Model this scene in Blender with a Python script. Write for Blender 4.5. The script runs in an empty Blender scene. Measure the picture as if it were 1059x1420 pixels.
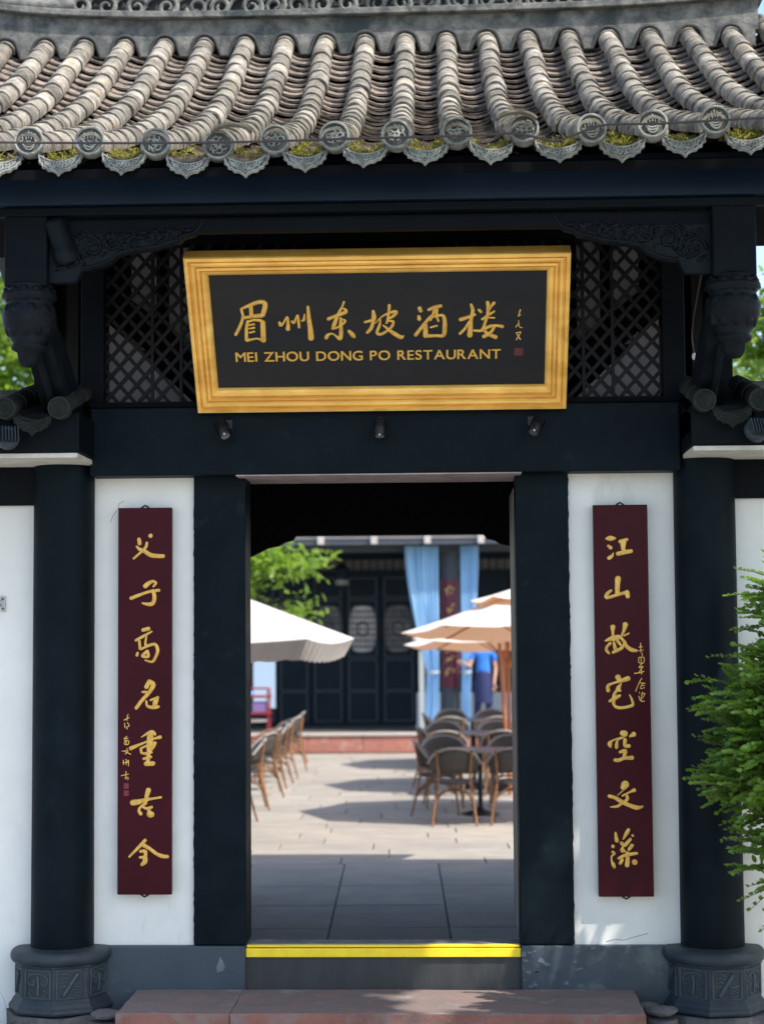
import bpy, bmesh, math, random
from mathutils import Vector, Matrix, Quaternion, noise
R = random.Random(11)
PI = math.pi
SC = bpy.context.scene
COL = SC.collection

# ------------------------------------------------------------------ camera
cam_d = bpy.data.cameras.new('camera')
cam = bpy.data.objects.new('camera', cam_d)
COL.objects.link(cam)
cam_d.sensor_fit = 'VERTICAL'
cam_d.sensor_height = 36.0
cam_d.lens = 36.0 * 2500.0 / 1420.0
cam_d.clip_start = 0.05
cam_d.clip_end = 900
CAM_LOC = Vector((.352, -9.2, 2.03))
psi, th, rl = .03697, .06828, -.00729
fw = Vector((-math.sin(psi) * math.cos(th), math.cos(psi) * math.cos(th), math.sin(th)))
rt = fw.cross(Vector((0, 0, 1))).normalized()
up = rt.cross(fw)
r2 = rt * math.cos(rl) + up * math.sin(rl)
u2 = up * math.cos(rl) - rt * math.sin(rl)
m = Matrix((r2, u2, -fw)).transposed().to_4x4()
m.translation = CAM_LOC
cam.matrix_world = m
cam_d.dof.use_dof = True
cam_d.dof.focus_distance = 9.15
cam_d.dof.aperture_fstop = 2.1
SC.camera = cam

# ------------------------------------------------------------------ light
SUN = Vector((.6, -.42, 1.0)).normalized()
world = bpy.data.worlds.new('World')
SC.world = world
world.use_nodes = True
wn = world.node_tree
sky = wn.nodes.new('ShaderNodeTexSky')
sky.sky_type = 'NISHITA'
sky.sun_disc = False
sky.sun_elevation = math.asin(SUN.z)
sky.sun_rotation = math.atan2(SUN.x, SUN.y)
sky.air_density = 1.0
sky.dust_density = 1.6
bg = wn.nodes['Background']
bg.inputs['Strength'].default_value = .15
wn.links.new(sky.outputs['Color'], bg.inputs['Color'])
sd = bpy.data.lights.new('sun', 'SUN')
sd.energy = 2.9
sd.angle = math.radians(.53)
sd.color = (1.0, .94, .85)
sun = bpy.data.objects.new('sun', sd)
COL.objects.link(sun)
sun.rotation_mode = 'QUATERNION'
sun.rotation_quaternion = SUN.to_track_quat('Z', 'Y')
sun.location = (6, -6, 14)
SC.view_settings.view_transform = 'Standard'
SC.view_settings.look = 'None'
SC.view_settings.gamma = 1
SC.view_settings.exposure = 1.2
SC.cycles.max_bounces = 8
SC.cycles.diffuse_bounces = 5
SC.cycles.sample_clamp_indirect = 6

# ------------------------------------------------------------------ materials
MATS = {}
def mk(name, c1, c2=None, scale=6, rough=.6, bump=0, bscale=40, metal=0, rnd=0, spec=.5, c3=None, s3=2.5, t3=.55,
       stretch=(1, 1, 1), rvar=.08, hue=0, transl=None, transl_f=.4, sheen=0, detail=6, bdist=.01, pos=False, wst=None):
    m = bpy.data.materials.new(name)
    m.use_nodes = True
    n, l = m.node_tree.nodes, m.node_tree.links
    bs = n['Principled BSDF']
    tc = n.new('ShaderNodeTexCoord')
    src = tc.outputs['Object']
    if pos:
        geo = n.new('ShaderNodeNewGeometry'); src = geo.outputs['Position']
    oi = n.new('ShaderNodeObjectInfo')
    mul = n.new('ShaderNodeVectorMath'); mul.operation = 'MULTIPLY_ADD'
    l.new(src, mul.inputs[0]); mul.inputs[1].default_value = stretch
    sc_ = n.new('ShaderNodeVectorMath'); sc_.operation = 'SCALE'; sc_.inputs[0].default_value = (17, 31, 23)
    l.new(oi.outputs['Random'], sc_.inputs['Scale']); l.new(sc_.outputs[0], mul.inputs[2])
    vec = mul.outputs[0]
    def nz(s, d=detail, ro=.6):
        t = n.new('ShaderNodeTexNoise'); t.inputs['Scale'].default_value = s; t.inputs['Detail'].default_value = d
        t.inputs['Roughness'].default_value = ro
        l.new(vec, t.inputs['Vector']); return t.outputs['Fac']
    def ramp(src, a, b):
        mr = n.new('ShaderNodeMapRange'); mr.inputs[1].default_value = a; mr.inputs[2].default_value = b
        l.new(src, mr.inputs[0]); return mr.outputs[0]
    def mix(f, a, b, mode='MIX'):
        x = n.new('ShaderNodeMix'); x.data_type = 'RGBA'; x.blend_type = mode
        if isinstance(f, (int, float)): x.inputs[0].default_value = f
        else: l.new(f, x.inputs[0])
        for i, v in ((6, a), (7, b)):
            if isinstance(v, tuple): x.inputs[i].default_value = (*v, 1)
            else: l.new(v, x.inputs[i])
        return x.outputs[2]
    col = c1
    f = nz(scale)
    if c2: col = mix(ramp(f, .36, .64), c1, c2)
    if c3: col = mix(ramp(nz(s3, 8, .65), t3, t3 + .12), col, c3)
    if rnd:
        mr = n.new('ShaderNodeMapRange'); mr.inputs[3].default_value = 1 - rnd; mr.inputs[4].default_value = 1 + rnd
        l.new(oi.outputs['Random'], mr.inputs[0])
        hs = n.new('ShaderNodeHueSaturation')
        l.new(mr.outputs[0], hs.inputs['Value'])
        if isinstance(col, tuple): hs.inputs['Color'].default_value = (*col, 1)
        else: l.new(col, hs.inputs['Color'])
        col = hs.outputs[0]
    if wst:
        g2 = n.new('ShaderNodeNewGeometry'); t2 = n.new('ShaderNodeTexNoise'); t2.inputs['Scale'].default_value = wst[0]; t2.inputs['Detail'].default_value = 8; t2.inputs['Roughness'].default_value = .7
        l.new(g2.outputs['Position'], t2.inputs['Vector'])
        r2_ = n.new('ShaderNodeMapRange'); r2_.inputs[1].default_value = .38; r2_.inputs[2].default_value = .62; r2_.inputs[3].default_value = wst[1]; r2_.inputs[4].default_value = wst[2]
        l.new(t2.outputs['Fac'], r2_.inputs[0])
        h2 = n.new('ShaderNodeHueSaturation'); l.new(r2_.outputs[0], h2.inputs['Value'])
        if isinstance(col, tuple): h2.inputs['Color'].default_value = (*col, 1)
        else: l.new(col, h2.inputs['Color'])
        col = h2.outputs[0]
    if isinstance(col, tuple): bs.inputs['Base Color'].default_value = (*col, 1)
    else: l.new(col, bs.inputs['Base Color'])
    rr = n.new('ShaderNodeMapRange'); rr.inputs[3].default_value = max(.02, rough - rvar); rr.inputs[4].default_value = min(1, rough + rvar)
    l.new(f, rr.inputs[0]); l.new(rr.outputs[0], bs.inputs['Roughness'])
    bs.inputs['Metallic'].default_value = metal
    bs.inputs['Specular IOR Level'].default_value = spec
    if bump:
        b = n.new('ShaderNodeBump'); b.inputs['Strength'].default_value = bump; b.inputs['Distance'].default_value = bdist
        l.new(nz(bscale, 5, .65), b.inputs['Height']); l.new(b.outputs[0], bs.inputs['Normal'])
    if transl:
        tr = n.new('ShaderNodeBsdfTranslucent')
        tr.inputs[0].default_value = (*transl, 1)
        ms = n.new('ShaderNodeMixShader'); ms.inputs[0].default_value = transl_f
        l.new(bs.outputs[0], ms.inputs[1]); l.new(tr.outputs[0], ms.inputs[2])
        l.new(ms.outputs[0], n['Material Output'].inputs['Surface'])
    MATS[name] = m
    return m

M_paint = mk('black_paint', (.0026, .0068, .0098), (.0050, .0105, .0145), scale=5, rough=.5, bump=.35, bscale=14, spec=.07,
             c3=(.010, .0145, .0175), s3=9, t3=.60, wst=(2.5, .85, 1.2), rvar=.18, bdist=.004)
M_plinscuff = mk('scuffed_plinth_paint', (.030, .047, .063), (.046, .064, .08), scale=5, rough=.45, bump=.6, bscale=22, spec=.5, c3=(.10, .12, .13), s3=5, t3=.56, bdist=.005)
M_wood = mk('dark_timber', (.0024, .0040, .0062), (.0052, .0075, .0102), scale=4, rough=.5, bump=.3, bscale=22, spec=.07, stretch=(.4, 1, 1), bdist=.004)
M_gap = mk('shadowed_timber', (.003, .0035, .0048), rough=.85, spec=.08)
M_fascia = mk('fascia_paint', (.0035, .012, .026), (.007, .019, .038), scale=2.2, rough=.42, bump=.2, bscale=14, spec=.2,
              c3=(.045, .06, .08), s3=2.0, t3=.64, stretch=(.8, 1, .8), bdist=.003)
M_plaster = mk('white_plaster', (.82, .82, .765), (.75, .76, .715), scale=2.2, rough=.85, bump=.35, bscale=28, spec=.2,
               c3=(.66, .66, .615), s3=4, t3=.62, stretch=(1, 1, .45), wst=(1.3, .93, 1.03), bdist=.004)
M_trim = mk('cream_trim', (.62, .60, .52), (.5, .48, .42), scale=9, rough=.85, bump=.4, bscale=50)
M_plinth = mk('plinth_paint', (.030, .048, .066), (.042, .062, .080), scale=3.5, rough=.5, bump=.5, bscale=30, spec=.5,
              c3=(.10, .12, .135), s3=5.5, t3=.62, bdist=.004)
M_basestone = mk('carved_stone_paint', (.022, .033, .042), (.038, .050, .060), scale=9, rough=.5, bump=.5, bscale=60, spec=.3,
                 c3=(.11, .10, .09), s3=7, t3=.66, bdist=.004)
M_rubble = mk('rough_stone', (.13, .12, .12), (.07, .07, .075), scale=8, rough=.85, bump=.8, bscale=30)
M_thresh = mk('threshold_stone', (.04, .042, .042), (.028, .03, .032), scale=6, rough=.6, bump=.3, bscale=40,
              c3=(.10, .10, .095), s3=6, t3=.66, stretch=(2.2, 1, .35))
M_threshtop = mk('threshold_top', (.20, .20, .19), (.11, .115, .12), scale=8, rough=.7, bump=.3, bscale=60)
M_yellow = mk('yellow_strip', (.98, .74, .02), (.90, .64, .02), scale=14, rough=.45, bump=.1, bscale=70)
M_sand = mk('red_sandstone', (.27, .115, .085), (.20, .09, .07), scale=6, rough=.85, bump=.9, bscale=55,
            c3=(.22, .17, .155), s3=3.5, t3=.47, bdist=.006, rnd=.07)
M_sandtop = mk('worn_skylit_sandstone', (.24, .165, .15), (.17, .14, .135), scale=5, rough=.8, bump=.9, bscale=70,
               c3=(.27, .24, .225), s3=5, t3=.54, bdist=.006)  # worn dusty top; the grey of the sky's light is also in the colour
M_gold = mk('gold_paint', (1.0, .62, .145), (.76, .42, .08), scale=11, rough=.36, metal=.3, spec=.5, bump=.12, bscale=60,
            c3=(1.0, .70, .22), s3=6, t3=.56, stretch=(.35, 1, 1))
M_gold2 = mk('gold_leaf', (.80, .50, .10), (.62, .34, .06), scale=40, rough=.38, metal=.25, spec=.5, bump=.15, bscale=90)
M_signp = mk('sign_panel', (.006, .008, .011), (.014, .013, .014), scale=2.2, rough=.22, spec=.26, c3=(.005, .008, .013), s3=1.6, t3=.5,
             stretch=(.5, 1, 2.2), bump=.06, bscale=18)
M_seal = mk('seal_red', (.10, .012, .02), rough=.4)
M_maroon = mk('maroon_lacquer', (.040, .0042, .0085), (.050, .0055, .011), scale=2.5, rough=.33, spec=.10, bump=.08, bscale=25)
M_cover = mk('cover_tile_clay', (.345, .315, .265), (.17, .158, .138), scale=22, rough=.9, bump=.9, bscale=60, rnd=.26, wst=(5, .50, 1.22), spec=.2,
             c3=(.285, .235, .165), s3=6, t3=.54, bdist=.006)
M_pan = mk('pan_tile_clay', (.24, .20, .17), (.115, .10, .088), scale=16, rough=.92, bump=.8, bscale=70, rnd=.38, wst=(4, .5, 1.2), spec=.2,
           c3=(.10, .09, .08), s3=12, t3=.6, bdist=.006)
M_carve = mk('carved_tile_clay', (.34, .355, .325), (.17, .18, .17), scale=30, rough=.8, bump=.7, bscale=120, rnd=.15, spec=.3,
             c3=(.10, .11, .11), s3=22, t3=.58, bdist=.005)
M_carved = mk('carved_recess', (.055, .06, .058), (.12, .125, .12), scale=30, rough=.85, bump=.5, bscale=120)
M_ridge = mk('ridge_mortar', (.23, .225, .205), (.075, .08, .08), scale=9, rough=.9, bump=.9, bscale=45, spec=.2,
             c3=(.05, .062, .062), s3=3.2, t3=.50, bdist=.008)
M_mortar = mk('dark_mortar', (.035, .037, .04), (.06, .06, .06), scale=20, rough=.95, bump=.5, bscale=60)
M_moss = mk('moss', (.30, .28, .035), (.13, .135, .025), scale=18, rough=.95, pos=True, c3=(.30, .20, .08), s3=12, t3=.55)
M_leaf = mk('leaf', (.17, .30, .035), (.06, .145, .02), scale=9, rough=.40, transl=(.24, .44, .03), transl_f=.38, pos=True,
            c3=(.18, .27, .04), s3=12, t3=.52, spec=.5)
M_leafb = mk('bright_leaf', (.16, .27, .035), (.08, .16, .02), scale=5, rough=.45, transl=(.40, .58, .06), transl_f=.45, pos=True,
             c3=(.20, .29, .05), s3=9, t3=.55, spec=.5)
M_bark = mk('bark', (.10, .085, .065), (.06, .05, .04), scale=12, rough=.95, bump=1, bscale=30)
M_pave = mk('paving_stone', (.33, .295, .25), (.27, .245, .215), scale=2.6, rough=.8, bump=.35, bscale=60, rnd=.09, spec=.3,
            c3=(.27, .26, .24), s3=3.3, t3=.56, bdist=.004)
M_pavebase = mk('paving_joint', (.13, .12, .11), rough=.95)
M_ground = mk('street_ground', (.36, .34, .31), (.28, .27, .25), scale=1.5, rough=.9, bump=.5, bscale=25)
M_metal = mk('dark_metal', (.02, .021, .023), rough=.4, metal=.6)
M_cable = mk('cable_rubber', (.05, .035, .035), rough=.5)
M_whitep = mk('white_plastic', (.75, .75, .73), rough=.4)
M_canvas = mk('umbrella_canvas', (.74, .71, .64), (.68, .65, .58), scale=3, rough=.85, transl=(.92, .38, .14), transl_f=.22, bump=.1, bscale=20, spec=.2)
M_canvasw = mk('white_canvas', (.68, .66, .60), (.62, .60, .55), scale=3, rough=.85, transl=(.55, .42, .36), transl_f=.3, bump=.1, bscale=20, spec=.2)
M_bamboo = mk('rattan_frame', (.28, .135, .05), (.15, .07, .028), scale=18, rough=.45, bump=.2, bscale=60, rnd=.1)
M_weave = mk('woven_back', (.075, .063, .054), (.045, .038, .034), scale=60, rough=.7, bump=.6, bscale=160, rnd=.12)
M_rim = mk('woven_rim', (.30, .27, .24), (.2, .18, .16), scale=60, rough=.6)
M_tabletop = mk('table_top', (.09, .085, .08), rough=.28, spec=.4)
M_cyard = mk('hall_dark_paint', (.005, .012, .020), (.008, .016, .025), scale=3, rough=.5, spec=.15)
M_hallcol = mk('hall_grey_blue', (.05, .065, .08), (.06, .075, .09), scale=3, rough=.6)
M_pane = mk('lit_pane', (.60, .55, .53), (.40, .38, .38), scale=2, rough=.3)  # bright light on the glass painted into this pale pane colour
M_panedim = mk('dim_pane', (.07, .075, .08), (.20, .19, .19), scale=3, rough=.15, spec=.6)
M_curtain = mk('blue_curtain', (.44, .72, .95), (.38, .66, .92), scale=3, rough=.8, transl=(.25, .55, .9), transl_f=.25)
M_curtpale = mk('pale_lining', (.45, .5, .5), rough=.85)
M_eave = mk('pale_eave_board', (.55, .49, .45), (.45, .42, .40), scale=4, rough=.8)
M_redcart = mk('red_paint', (.24, .02, .025), rough=.4)
M_orange = mk('umbrella_wood', (.46, .16, .055), (.38, .12, .04), scale=9, rough=.4)
M_skin = mk('skin', (.50, .28, .19), rough=.5)
M_hair = mk('hair', (.012, .01, .01), rough=.5)
M_shirt = mk('blue_shirt', (.03, .18, .62), rough=.8)
M_apron = mk('navy_apron', (.012, .02, .085), rough=.8)
M_hallroof = mk('hall_roof_tile', (.16, .155, .15), (.10, .1, .1), scale=12, rough=.9)
M_stonecap = mk('terrace_cap', (.46, .42, .37), (.38, .35, .32), scale=5, rough=.8)

M_baserelief = mk('carved_stone_relief', (.062, .08, .09), (.038, .052, .064), scale=14, rough=.55, bump=.4, bscale=60, spec=.35)  # a paler tone than the block, for contrast on the raised carving

# ------------------------------------------------------------------ helpers
def parent_to(o, p):
    if p is not None: o.parent = p
    return o
def tag(o, label=None, cat=None, group=None, kind=None):
    if label: o['label'] = label
    if cat: o['category'] = cat
    if group: o['group'] = group
    if kind: o['kind'] = kind
    return o
def empty(name, loc=(0, 0, 0), rz=0):
    o = bpy.data.objects.new(name, None); COL.objects.link(o)
    o.location = loc; o.rotation_euler = (0, 0, rz); o.empty_display_size = .2
    return o
def inst(name, me, parent=None, loc=(0, 0, 0), rot=(0, 0, 0), scale=(1, 1, 1)):
    o = bpy.data.objects.new(name, me); COL.objects.link(o)
    o.location = loc; o.rotation_euler = rot; o.scale = scale
    return parent_to(o, parent)
class MB:
    def __init__(s): s.v = []; s.f = []; s.sm = []; s.mi = []; s.cur = 0
    def add(s, vs, fs, smooth=False):
        b = len(s.v); s.v += [tuple(x) for x in vs]
        s.f += [tuple(b + i for i in f) for f in fs]; s.sm += [smooth] * len(fs); s.mi += [s.cur] * len(fs)
        return s
    def box(s, x0, x1, y0, y1, z0, z1):
        return s.add([(x0, y0, z0), (x1, y0, z0), (x1, y1, z0), (x0, y1, z0), (x0, y0, z1), (x1, y0, z1), (x1, y1, z1), (x0, y1, z1)],
              [(0, 3, 2, 1), (4, 5, 6, 7), (0, 1, 5, 4), (1, 2, 6, 5), (2, 3, 7, 6), (3, 0, 4, 7)])
    def prism(s, poly, a, b, axis='y', smooth=False):
        # poly 2D list; axis y: (x,z) ; axis x: (y,z); axis z: (x,y)
        def P(p, t):
            return (p[0], t, p[1]) if axis == 'y' else ((t, p[0], p[1]) if axis == 'x' else (p[0], p[1], t))
        n = len(poly)
        vs = [P(p, a) for p in poly] + [P(p, b) for p in poly]
        fs = [tuple(range(n)), tuple(range(2 * n - 1, n - 1, -1))]
        s.add(vs, fs)
        s.add(vs, [(i, i + n, (i + 1) % n + n, (i + 1) % n) for i in range(n)], smooth)
        return s
    def tube(s, pts, r, k=8, cap=True, smooth=True):
        pts = [Vector(p) for p in pts]; n = len(pts)
        rr = [r] * n if isinstance(r, (int, float)) else r
        vs = []
        ref = Vector((0, 0, 1))
        d0 = (pts[1] - pts[0]).normalized()
        if abs(d0.z) > .9: ref = Vector((0, 1, 0))
        for i, p in enumerate(pts):
            d = (pts[min(i + 1, n - 1)] - pts[max(i - 1, 0)]).normalized()
            a = ref - d * ref.dot(d)
            if a.length < 1e-4: a = Vector((1, 0, 0)) - d * d.x
            a.normalize(); ref = a; b = d.cross(a)
            for j in range(k):
                t = 2 * PI * j / k
                vs.append(p + (a * math.cos(t) + b * math.sin(t)) * rr[i])
        fs = [(i * k + j, i * k + (j + 1) % k, (i + 1) * k + (j + 1) % k, (i + 1) * k + j) for i in range(n - 1) for j in range(k)]
        s.add(vs, fs, smooth)
        if cap: s.add([vs[j] for j in range(k)] + [vs[(n - 1) * k + j] for j in range(k)], [tuple(range(k - 1, -1, -1)), tuple(range(k, 2 * k))])
        return s
    def lathe(s, prof, c=(0, 0, 0), k=24, smooth=True, cap=True, a0=0):
        vs = [(c[0] + r * math.cos(a0 + 2 * PI * j / k), c[1] + r * math.sin(a0 + 2 * PI * j / k), c[2] + z) for r, z in prof for j in range(k)]
        n = len(prof)
        s.add(vs, [(i * k + j, i * k + (j + 1) % k, (i + 1) * k + (j + 1) % k, (i + 1) * k + j) for i in range(n - 1) for j in range(k)], smooth)
        if cap: s.add(vs[:k] + vs[-k:], [tuple(range(k - 1, -1, -1)), tuple(range(k, 2 * k))])
        return s
    def ball(s, c, r, k=8, sc=(1, 1, 1)):
        prof = [(max(1e-4, math.sin(PI * i / k)) , -math.cos(PI * i / k)) for i in range(k + 1)]
        vs = [(c[0] + p * r * sc[0] * math.cos(2 * PI * j / (k + 2)), c[1] + p * r * sc[1] * math.sin(2 * PI * j / (k + 2)), c[2] + z * r * sc[2]) for p, z in prof for j in range(k + 2)]
        kk = k + 2
        return s.add(vs, [(i * kk + j, i * kk + (j + 1) % kk, (i + 1) * kk + (j + 1) % kk, (i + 1) * kk + j) for i in range(k) for j in range(kk)], True)
    def xf(s, M, start=0):
        s.v[start:] = [tuple(M @ Vector(p)) for p in s.v[start:]]; return s
    def mesh(s, name, mat):
        me = bpy.data.meshes.new(name)
        me.from_pydata(s.v, [], s.f)
        me.polygons.foreach_set('use_smooth', s.sm)
        for mm in (mat if isinstance(mat, (list, tuple)) else [mat]): me.materials.append(mm)
        if any(s.mi) and len(s.mi) == len(s.f): me.polygons.foreach_set('material_index', s.mi)
        me.validate(); me.update()
        return me
    def build(s, name, mat, parent=None, loc=(0, 0, 0), rot=(0, 0, 0), bev=0, seg=2):
        me = s.mesh(name, mat)
        bm = bmesh.new(); bm.from_mesh(me); bmesh.ops.recalc_face_normals(bm, faces=bm.faces); bm.to_mesh(me); bm.free()
        o = inst(name, me, parent, loc, rot)
        if bev:
            b = o.modifiers.new('edge', 'BEVEL'); b.width = bev; b.segments = seg; b.limit_method = 'ANGLE'; b.angle_limit = .6
        return o
def cr(pts, n=4):
    """Catmull-Rom through tuples of any length"""
    if len(pts) < 3: return [tuple(a + (b - a) * t / n for a, b in zip(pts[0], pts[-1])) for t in range(n + 1)]
    out = []
    P = [pts[0]] + list(pts) + [pts[-1]]
    for i in range(1, len(P) - 2):
        for t in range(n):
            u = t / n
            out.append(tuple(.5 * (2 * b + (c - a) * u + (2 * a - 5 * b + 4 * c - d) * u * u + (3 * b - a - 3 * c + d) * u ** 3)
                             for a, b, c, d in zip(P[i - 1], P[i], P[i + 1], P[i + 2])))
    out.append(tuple(pts[-1])); return out
def swirl(c, r0, turns, a0, rr, to3, k=5, n=14, flip=1, shrink=.8):
    """spiral tube in a plane; to3 maps (u,v)->3D"""
    pts = []
    for i in range(n + 1):
        t = i / n; r = r0 * (1 - shrink * t); a = a0 + flip * 2 * PI * turns * t
        pts.append(to3(c[0] + r * math.cos(a), c[1] + r * math.sin(a)))
    return pts, [rr * (1 - .45 * i / n) for i in range(n + 1)]
def brush(mb, strokes, z0=.0015, hgt=.0045, n=5, fat=1.0):
    """carved gilded strokes: strokes in 0.1 mm, triplets x,z,width; front is -y"""
    for q, st in enumerate(strokes):
        pts = [(st[i] / 1e4, st[i + 1] / 1e4, st[i + 2] * fat / 1e4) for i in range(0, len(st), 3)]
        P = cr(pts, n); m = len(P)
        off = .00025 * (q % 5)
        def ring(x, z, nx, nz, w):
            h = min(hgt, w * .38) + off
            return [(x + nx * w * .5, -z0 * .2, z + nz * w * .5), (x + nx * w * .40, -h * .75, z + nz * w * .40), (x, -h, z),
                    (x - nx * w * .40, -h * .75, z - nz * w * .40), (x - nx * w * .5, -z0 * .2, z - nz * w * .5)]
        rows = []
        for i, (x, z, w) in enumerate(P):
            a = P[max(i - 1, 0)]; b = P[min(i + 1, m - 1)]
            dx, dz = b[0] - a[0], b[1] - a[1]; L = math.hypot(dx, dz) or 1e-6
            dx /= L; dz /= L
            if i == 0: rows += [ring(x - dx * w * .42, z - dz * w * .42, -dz, dx, w * .35), ring(x - dx * w * .28, z - dz * w * .28, -dz, dx, w * .78)]
            rows.append(ring(x, z, -dz, dx, w))
            if i == m - 1: rows += [ring(x + dx * w * .28, z + dz * w * .28, -dz, dx, w * .78), ring(x + dx * w * .42, z + dz * w * .42, -dz, dx, w * .35)]
        vs = [p for r in rows for p in r]; k = len(rows)
        fs = [(i * 5 + j, i * 5 + j + 1, (i + 1) * 5 + j + 1, (i + 1) * 5 + j) for i in range(k - 1) for j in range(4)]
        fs += [(0, 1, 2, 3, 4), tuple((k - 1) * 5 + j for j in (4, 3, 2, 1, 0))]
        mb.add(vs, fs, False)
def leaves(mb, n, fpos, size, aspect=.5, droop=.3, rng=R):
    """n folded leaves at positions from fpos() -> (p, outdir or None)"""
    for _ in range(n):
        p, d = fpos()
        if d is None: d = Vector((rng.gauss(0, 1), rng.gauss(0, 1), rng.gauss(-droop, .6)))
        d = (d + Vector((rng.gauss(0, .35), rng.gauss(0, .35), rng.gauss(0, .3)))).normalized()
        s = d.cross(Vector((rng.gauss(0, .4), rng.gauss(0, .4), 1))).normalized()
        nn = s.cross(d)
        L = size * rng.uniform(.7, 1.25); w = L * aspect * .5
        a = p; m1 = p + d * L * .35; m2 = p + d * L * .72; e = p + d * L
        mb.add([a, m1 + s * w + nn * w * .25, m2 + s * w * .8 + nn * w * .2, e, m2 - s * w * .8 + nn * w * .2, m1 - s * w + nn * w * .25],
               [(0, 1, 2, 3), (0, 3, 4, 5)], False)
ST_SIGN=[[[-6688,5587,131,-6660,5346,122,-6608,5128,131],[-6687,5596,109,-6209,5808,165,-5820,5945,183,-5546,5912,209,-5528,5686,226,-5666,5242,209],[-6610,5104,148,-6202,5169,165,-5730,5223,218],[-6219,5770,183,-6222,5194,183],[-6626,5201,131,-6730,4864,139,-6879,4527,157,-7070,4188,139],[-6429,4907,131,-6518,4471,148,-6552,3884,157],[-6431,4883,113,-6127,4974,113,-5788,4934,157,-5688,4797,218],[-5686,4845,218,-5705,4310,239,-5716,3844,226],[-6377,4702,87,-6118,4746,104],[-6388,4508,78,-6129,4552,104],[-6379,4283,78,-6140,4342,104],[-6532,3859,139,-6227,3927,104,-5968,3947,96,-5760,3820,139]],[[-4874,4830,113,-4817,4684,165,-4684,4778,96,-4477,5114,96,-4449,4774,139,-4475,4458,209],[-4252,4868,109,-4147,4808,122,-3960,5211,87,-3931,4862,113,-3921,4545,122],[-3758,4907,96,-3671,4945,122,-3617,5244,70],[-3432,5650,122,-3412,4998,183,-3369,4364,235,-3362,3946,270]],[[-1665,5884,104,-1778,5598,96,-1935,5311,122,-2164,4733,183,-2279,4442,131],[-2458,4981,165,-2154,5121,148,-1851,5237,165,-1591,5353,165,-1652,5509,96,-1801,5526,61],[-2279,4442,113,-2040,4511,96,-1733,4725,104,-1644,4869,104,-1771,4945,78],[-1856,5019,113,-1866,4581,165,-1876,4140,183,-1946,3895,183,-2138,4046,87,-2307,4172,78,-2525,4103,148,-2616,3957,183],[-1483,4304,148,-1314,4105,209,-1230,3980,139]],[[-260,5378,122,-229,5087,209,-288,4747,165,-378,4456,165,-585,4204,139],[-676,4779,122,-438,4848,122,-178,4965,122],[537,5678,139,514,5365,131,447,4929,122,381,4711,113],[-181,4697,44,124,5032,70,427,5221,96,772,5336,148,867,5262,148,685,5071,139,469,4929,96],[80,4887,78,34,4595,122,-108,4205,139,73,4103,139,378,4270,113,640,4535,131,705,4778,122,511,4830,87],[207,4592,78,422,4392,122,725,4140,183,1072,3926,183,1181,4008,61]],[[2006,5501,182,2063,5342,171],[1963,5058,137,1981,4898,182],[1786,4035,171,2040,4385,159,2322,4764,148,2574,5079,114],[2441,5398,125,2710,5520,171,3037,5603,159],[2278,4573,194,2271,3994,228],[2546,4983,102,3055,5102,125,3199,4927,171,3217,4427,205,3155,4009,182,2784,3984,137,2328,3980,171],[2739,5456,137,2630,5078,114,2519,4824,91],[2852,5454,137,2828,5074,125,2917,4785,102],[2523,4440,80,2846,4530,91]],[[4516,5647,125,4593,5297,171,4507,4853,171,4442,3985,250],[3995,4849,182,4306,4952,159,4688,5105,125],[4424,4726,125,4205,4345,125,3965,4078,137],[5305,5760,159,5342,5475,171,5299,5030,137,5169,4584,137,5093,4264,171],[5618,5723,148,5482,5536,125,5374,5347,114],[4892,5356,125,4991,5239,125],[5048,4843,114,5382,5092,114,5632,5266,91],[5330,4934,80,5644,4915,80],[4636,4240,102,5008,4233,125,5402,4452,148,5743,4497,125,6042,4440,159],[5659,4447,114,5469,4128,159,5131,3907,182],[5062,4329,148,5357,4033,159,5718,3864,194]],[[6899,5321,68,6811,4971,46],[6838,5003,40,6932,5065,40],[6827,4586,46,6691,4396,51],[6820,4747,40,6862,4425,46,6997,4358,51],[6704,4072,46,6931,4133,46],[6933,4100,46,6720,3682,46],[6734,4039,40,6920,3711,68]]]
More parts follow.
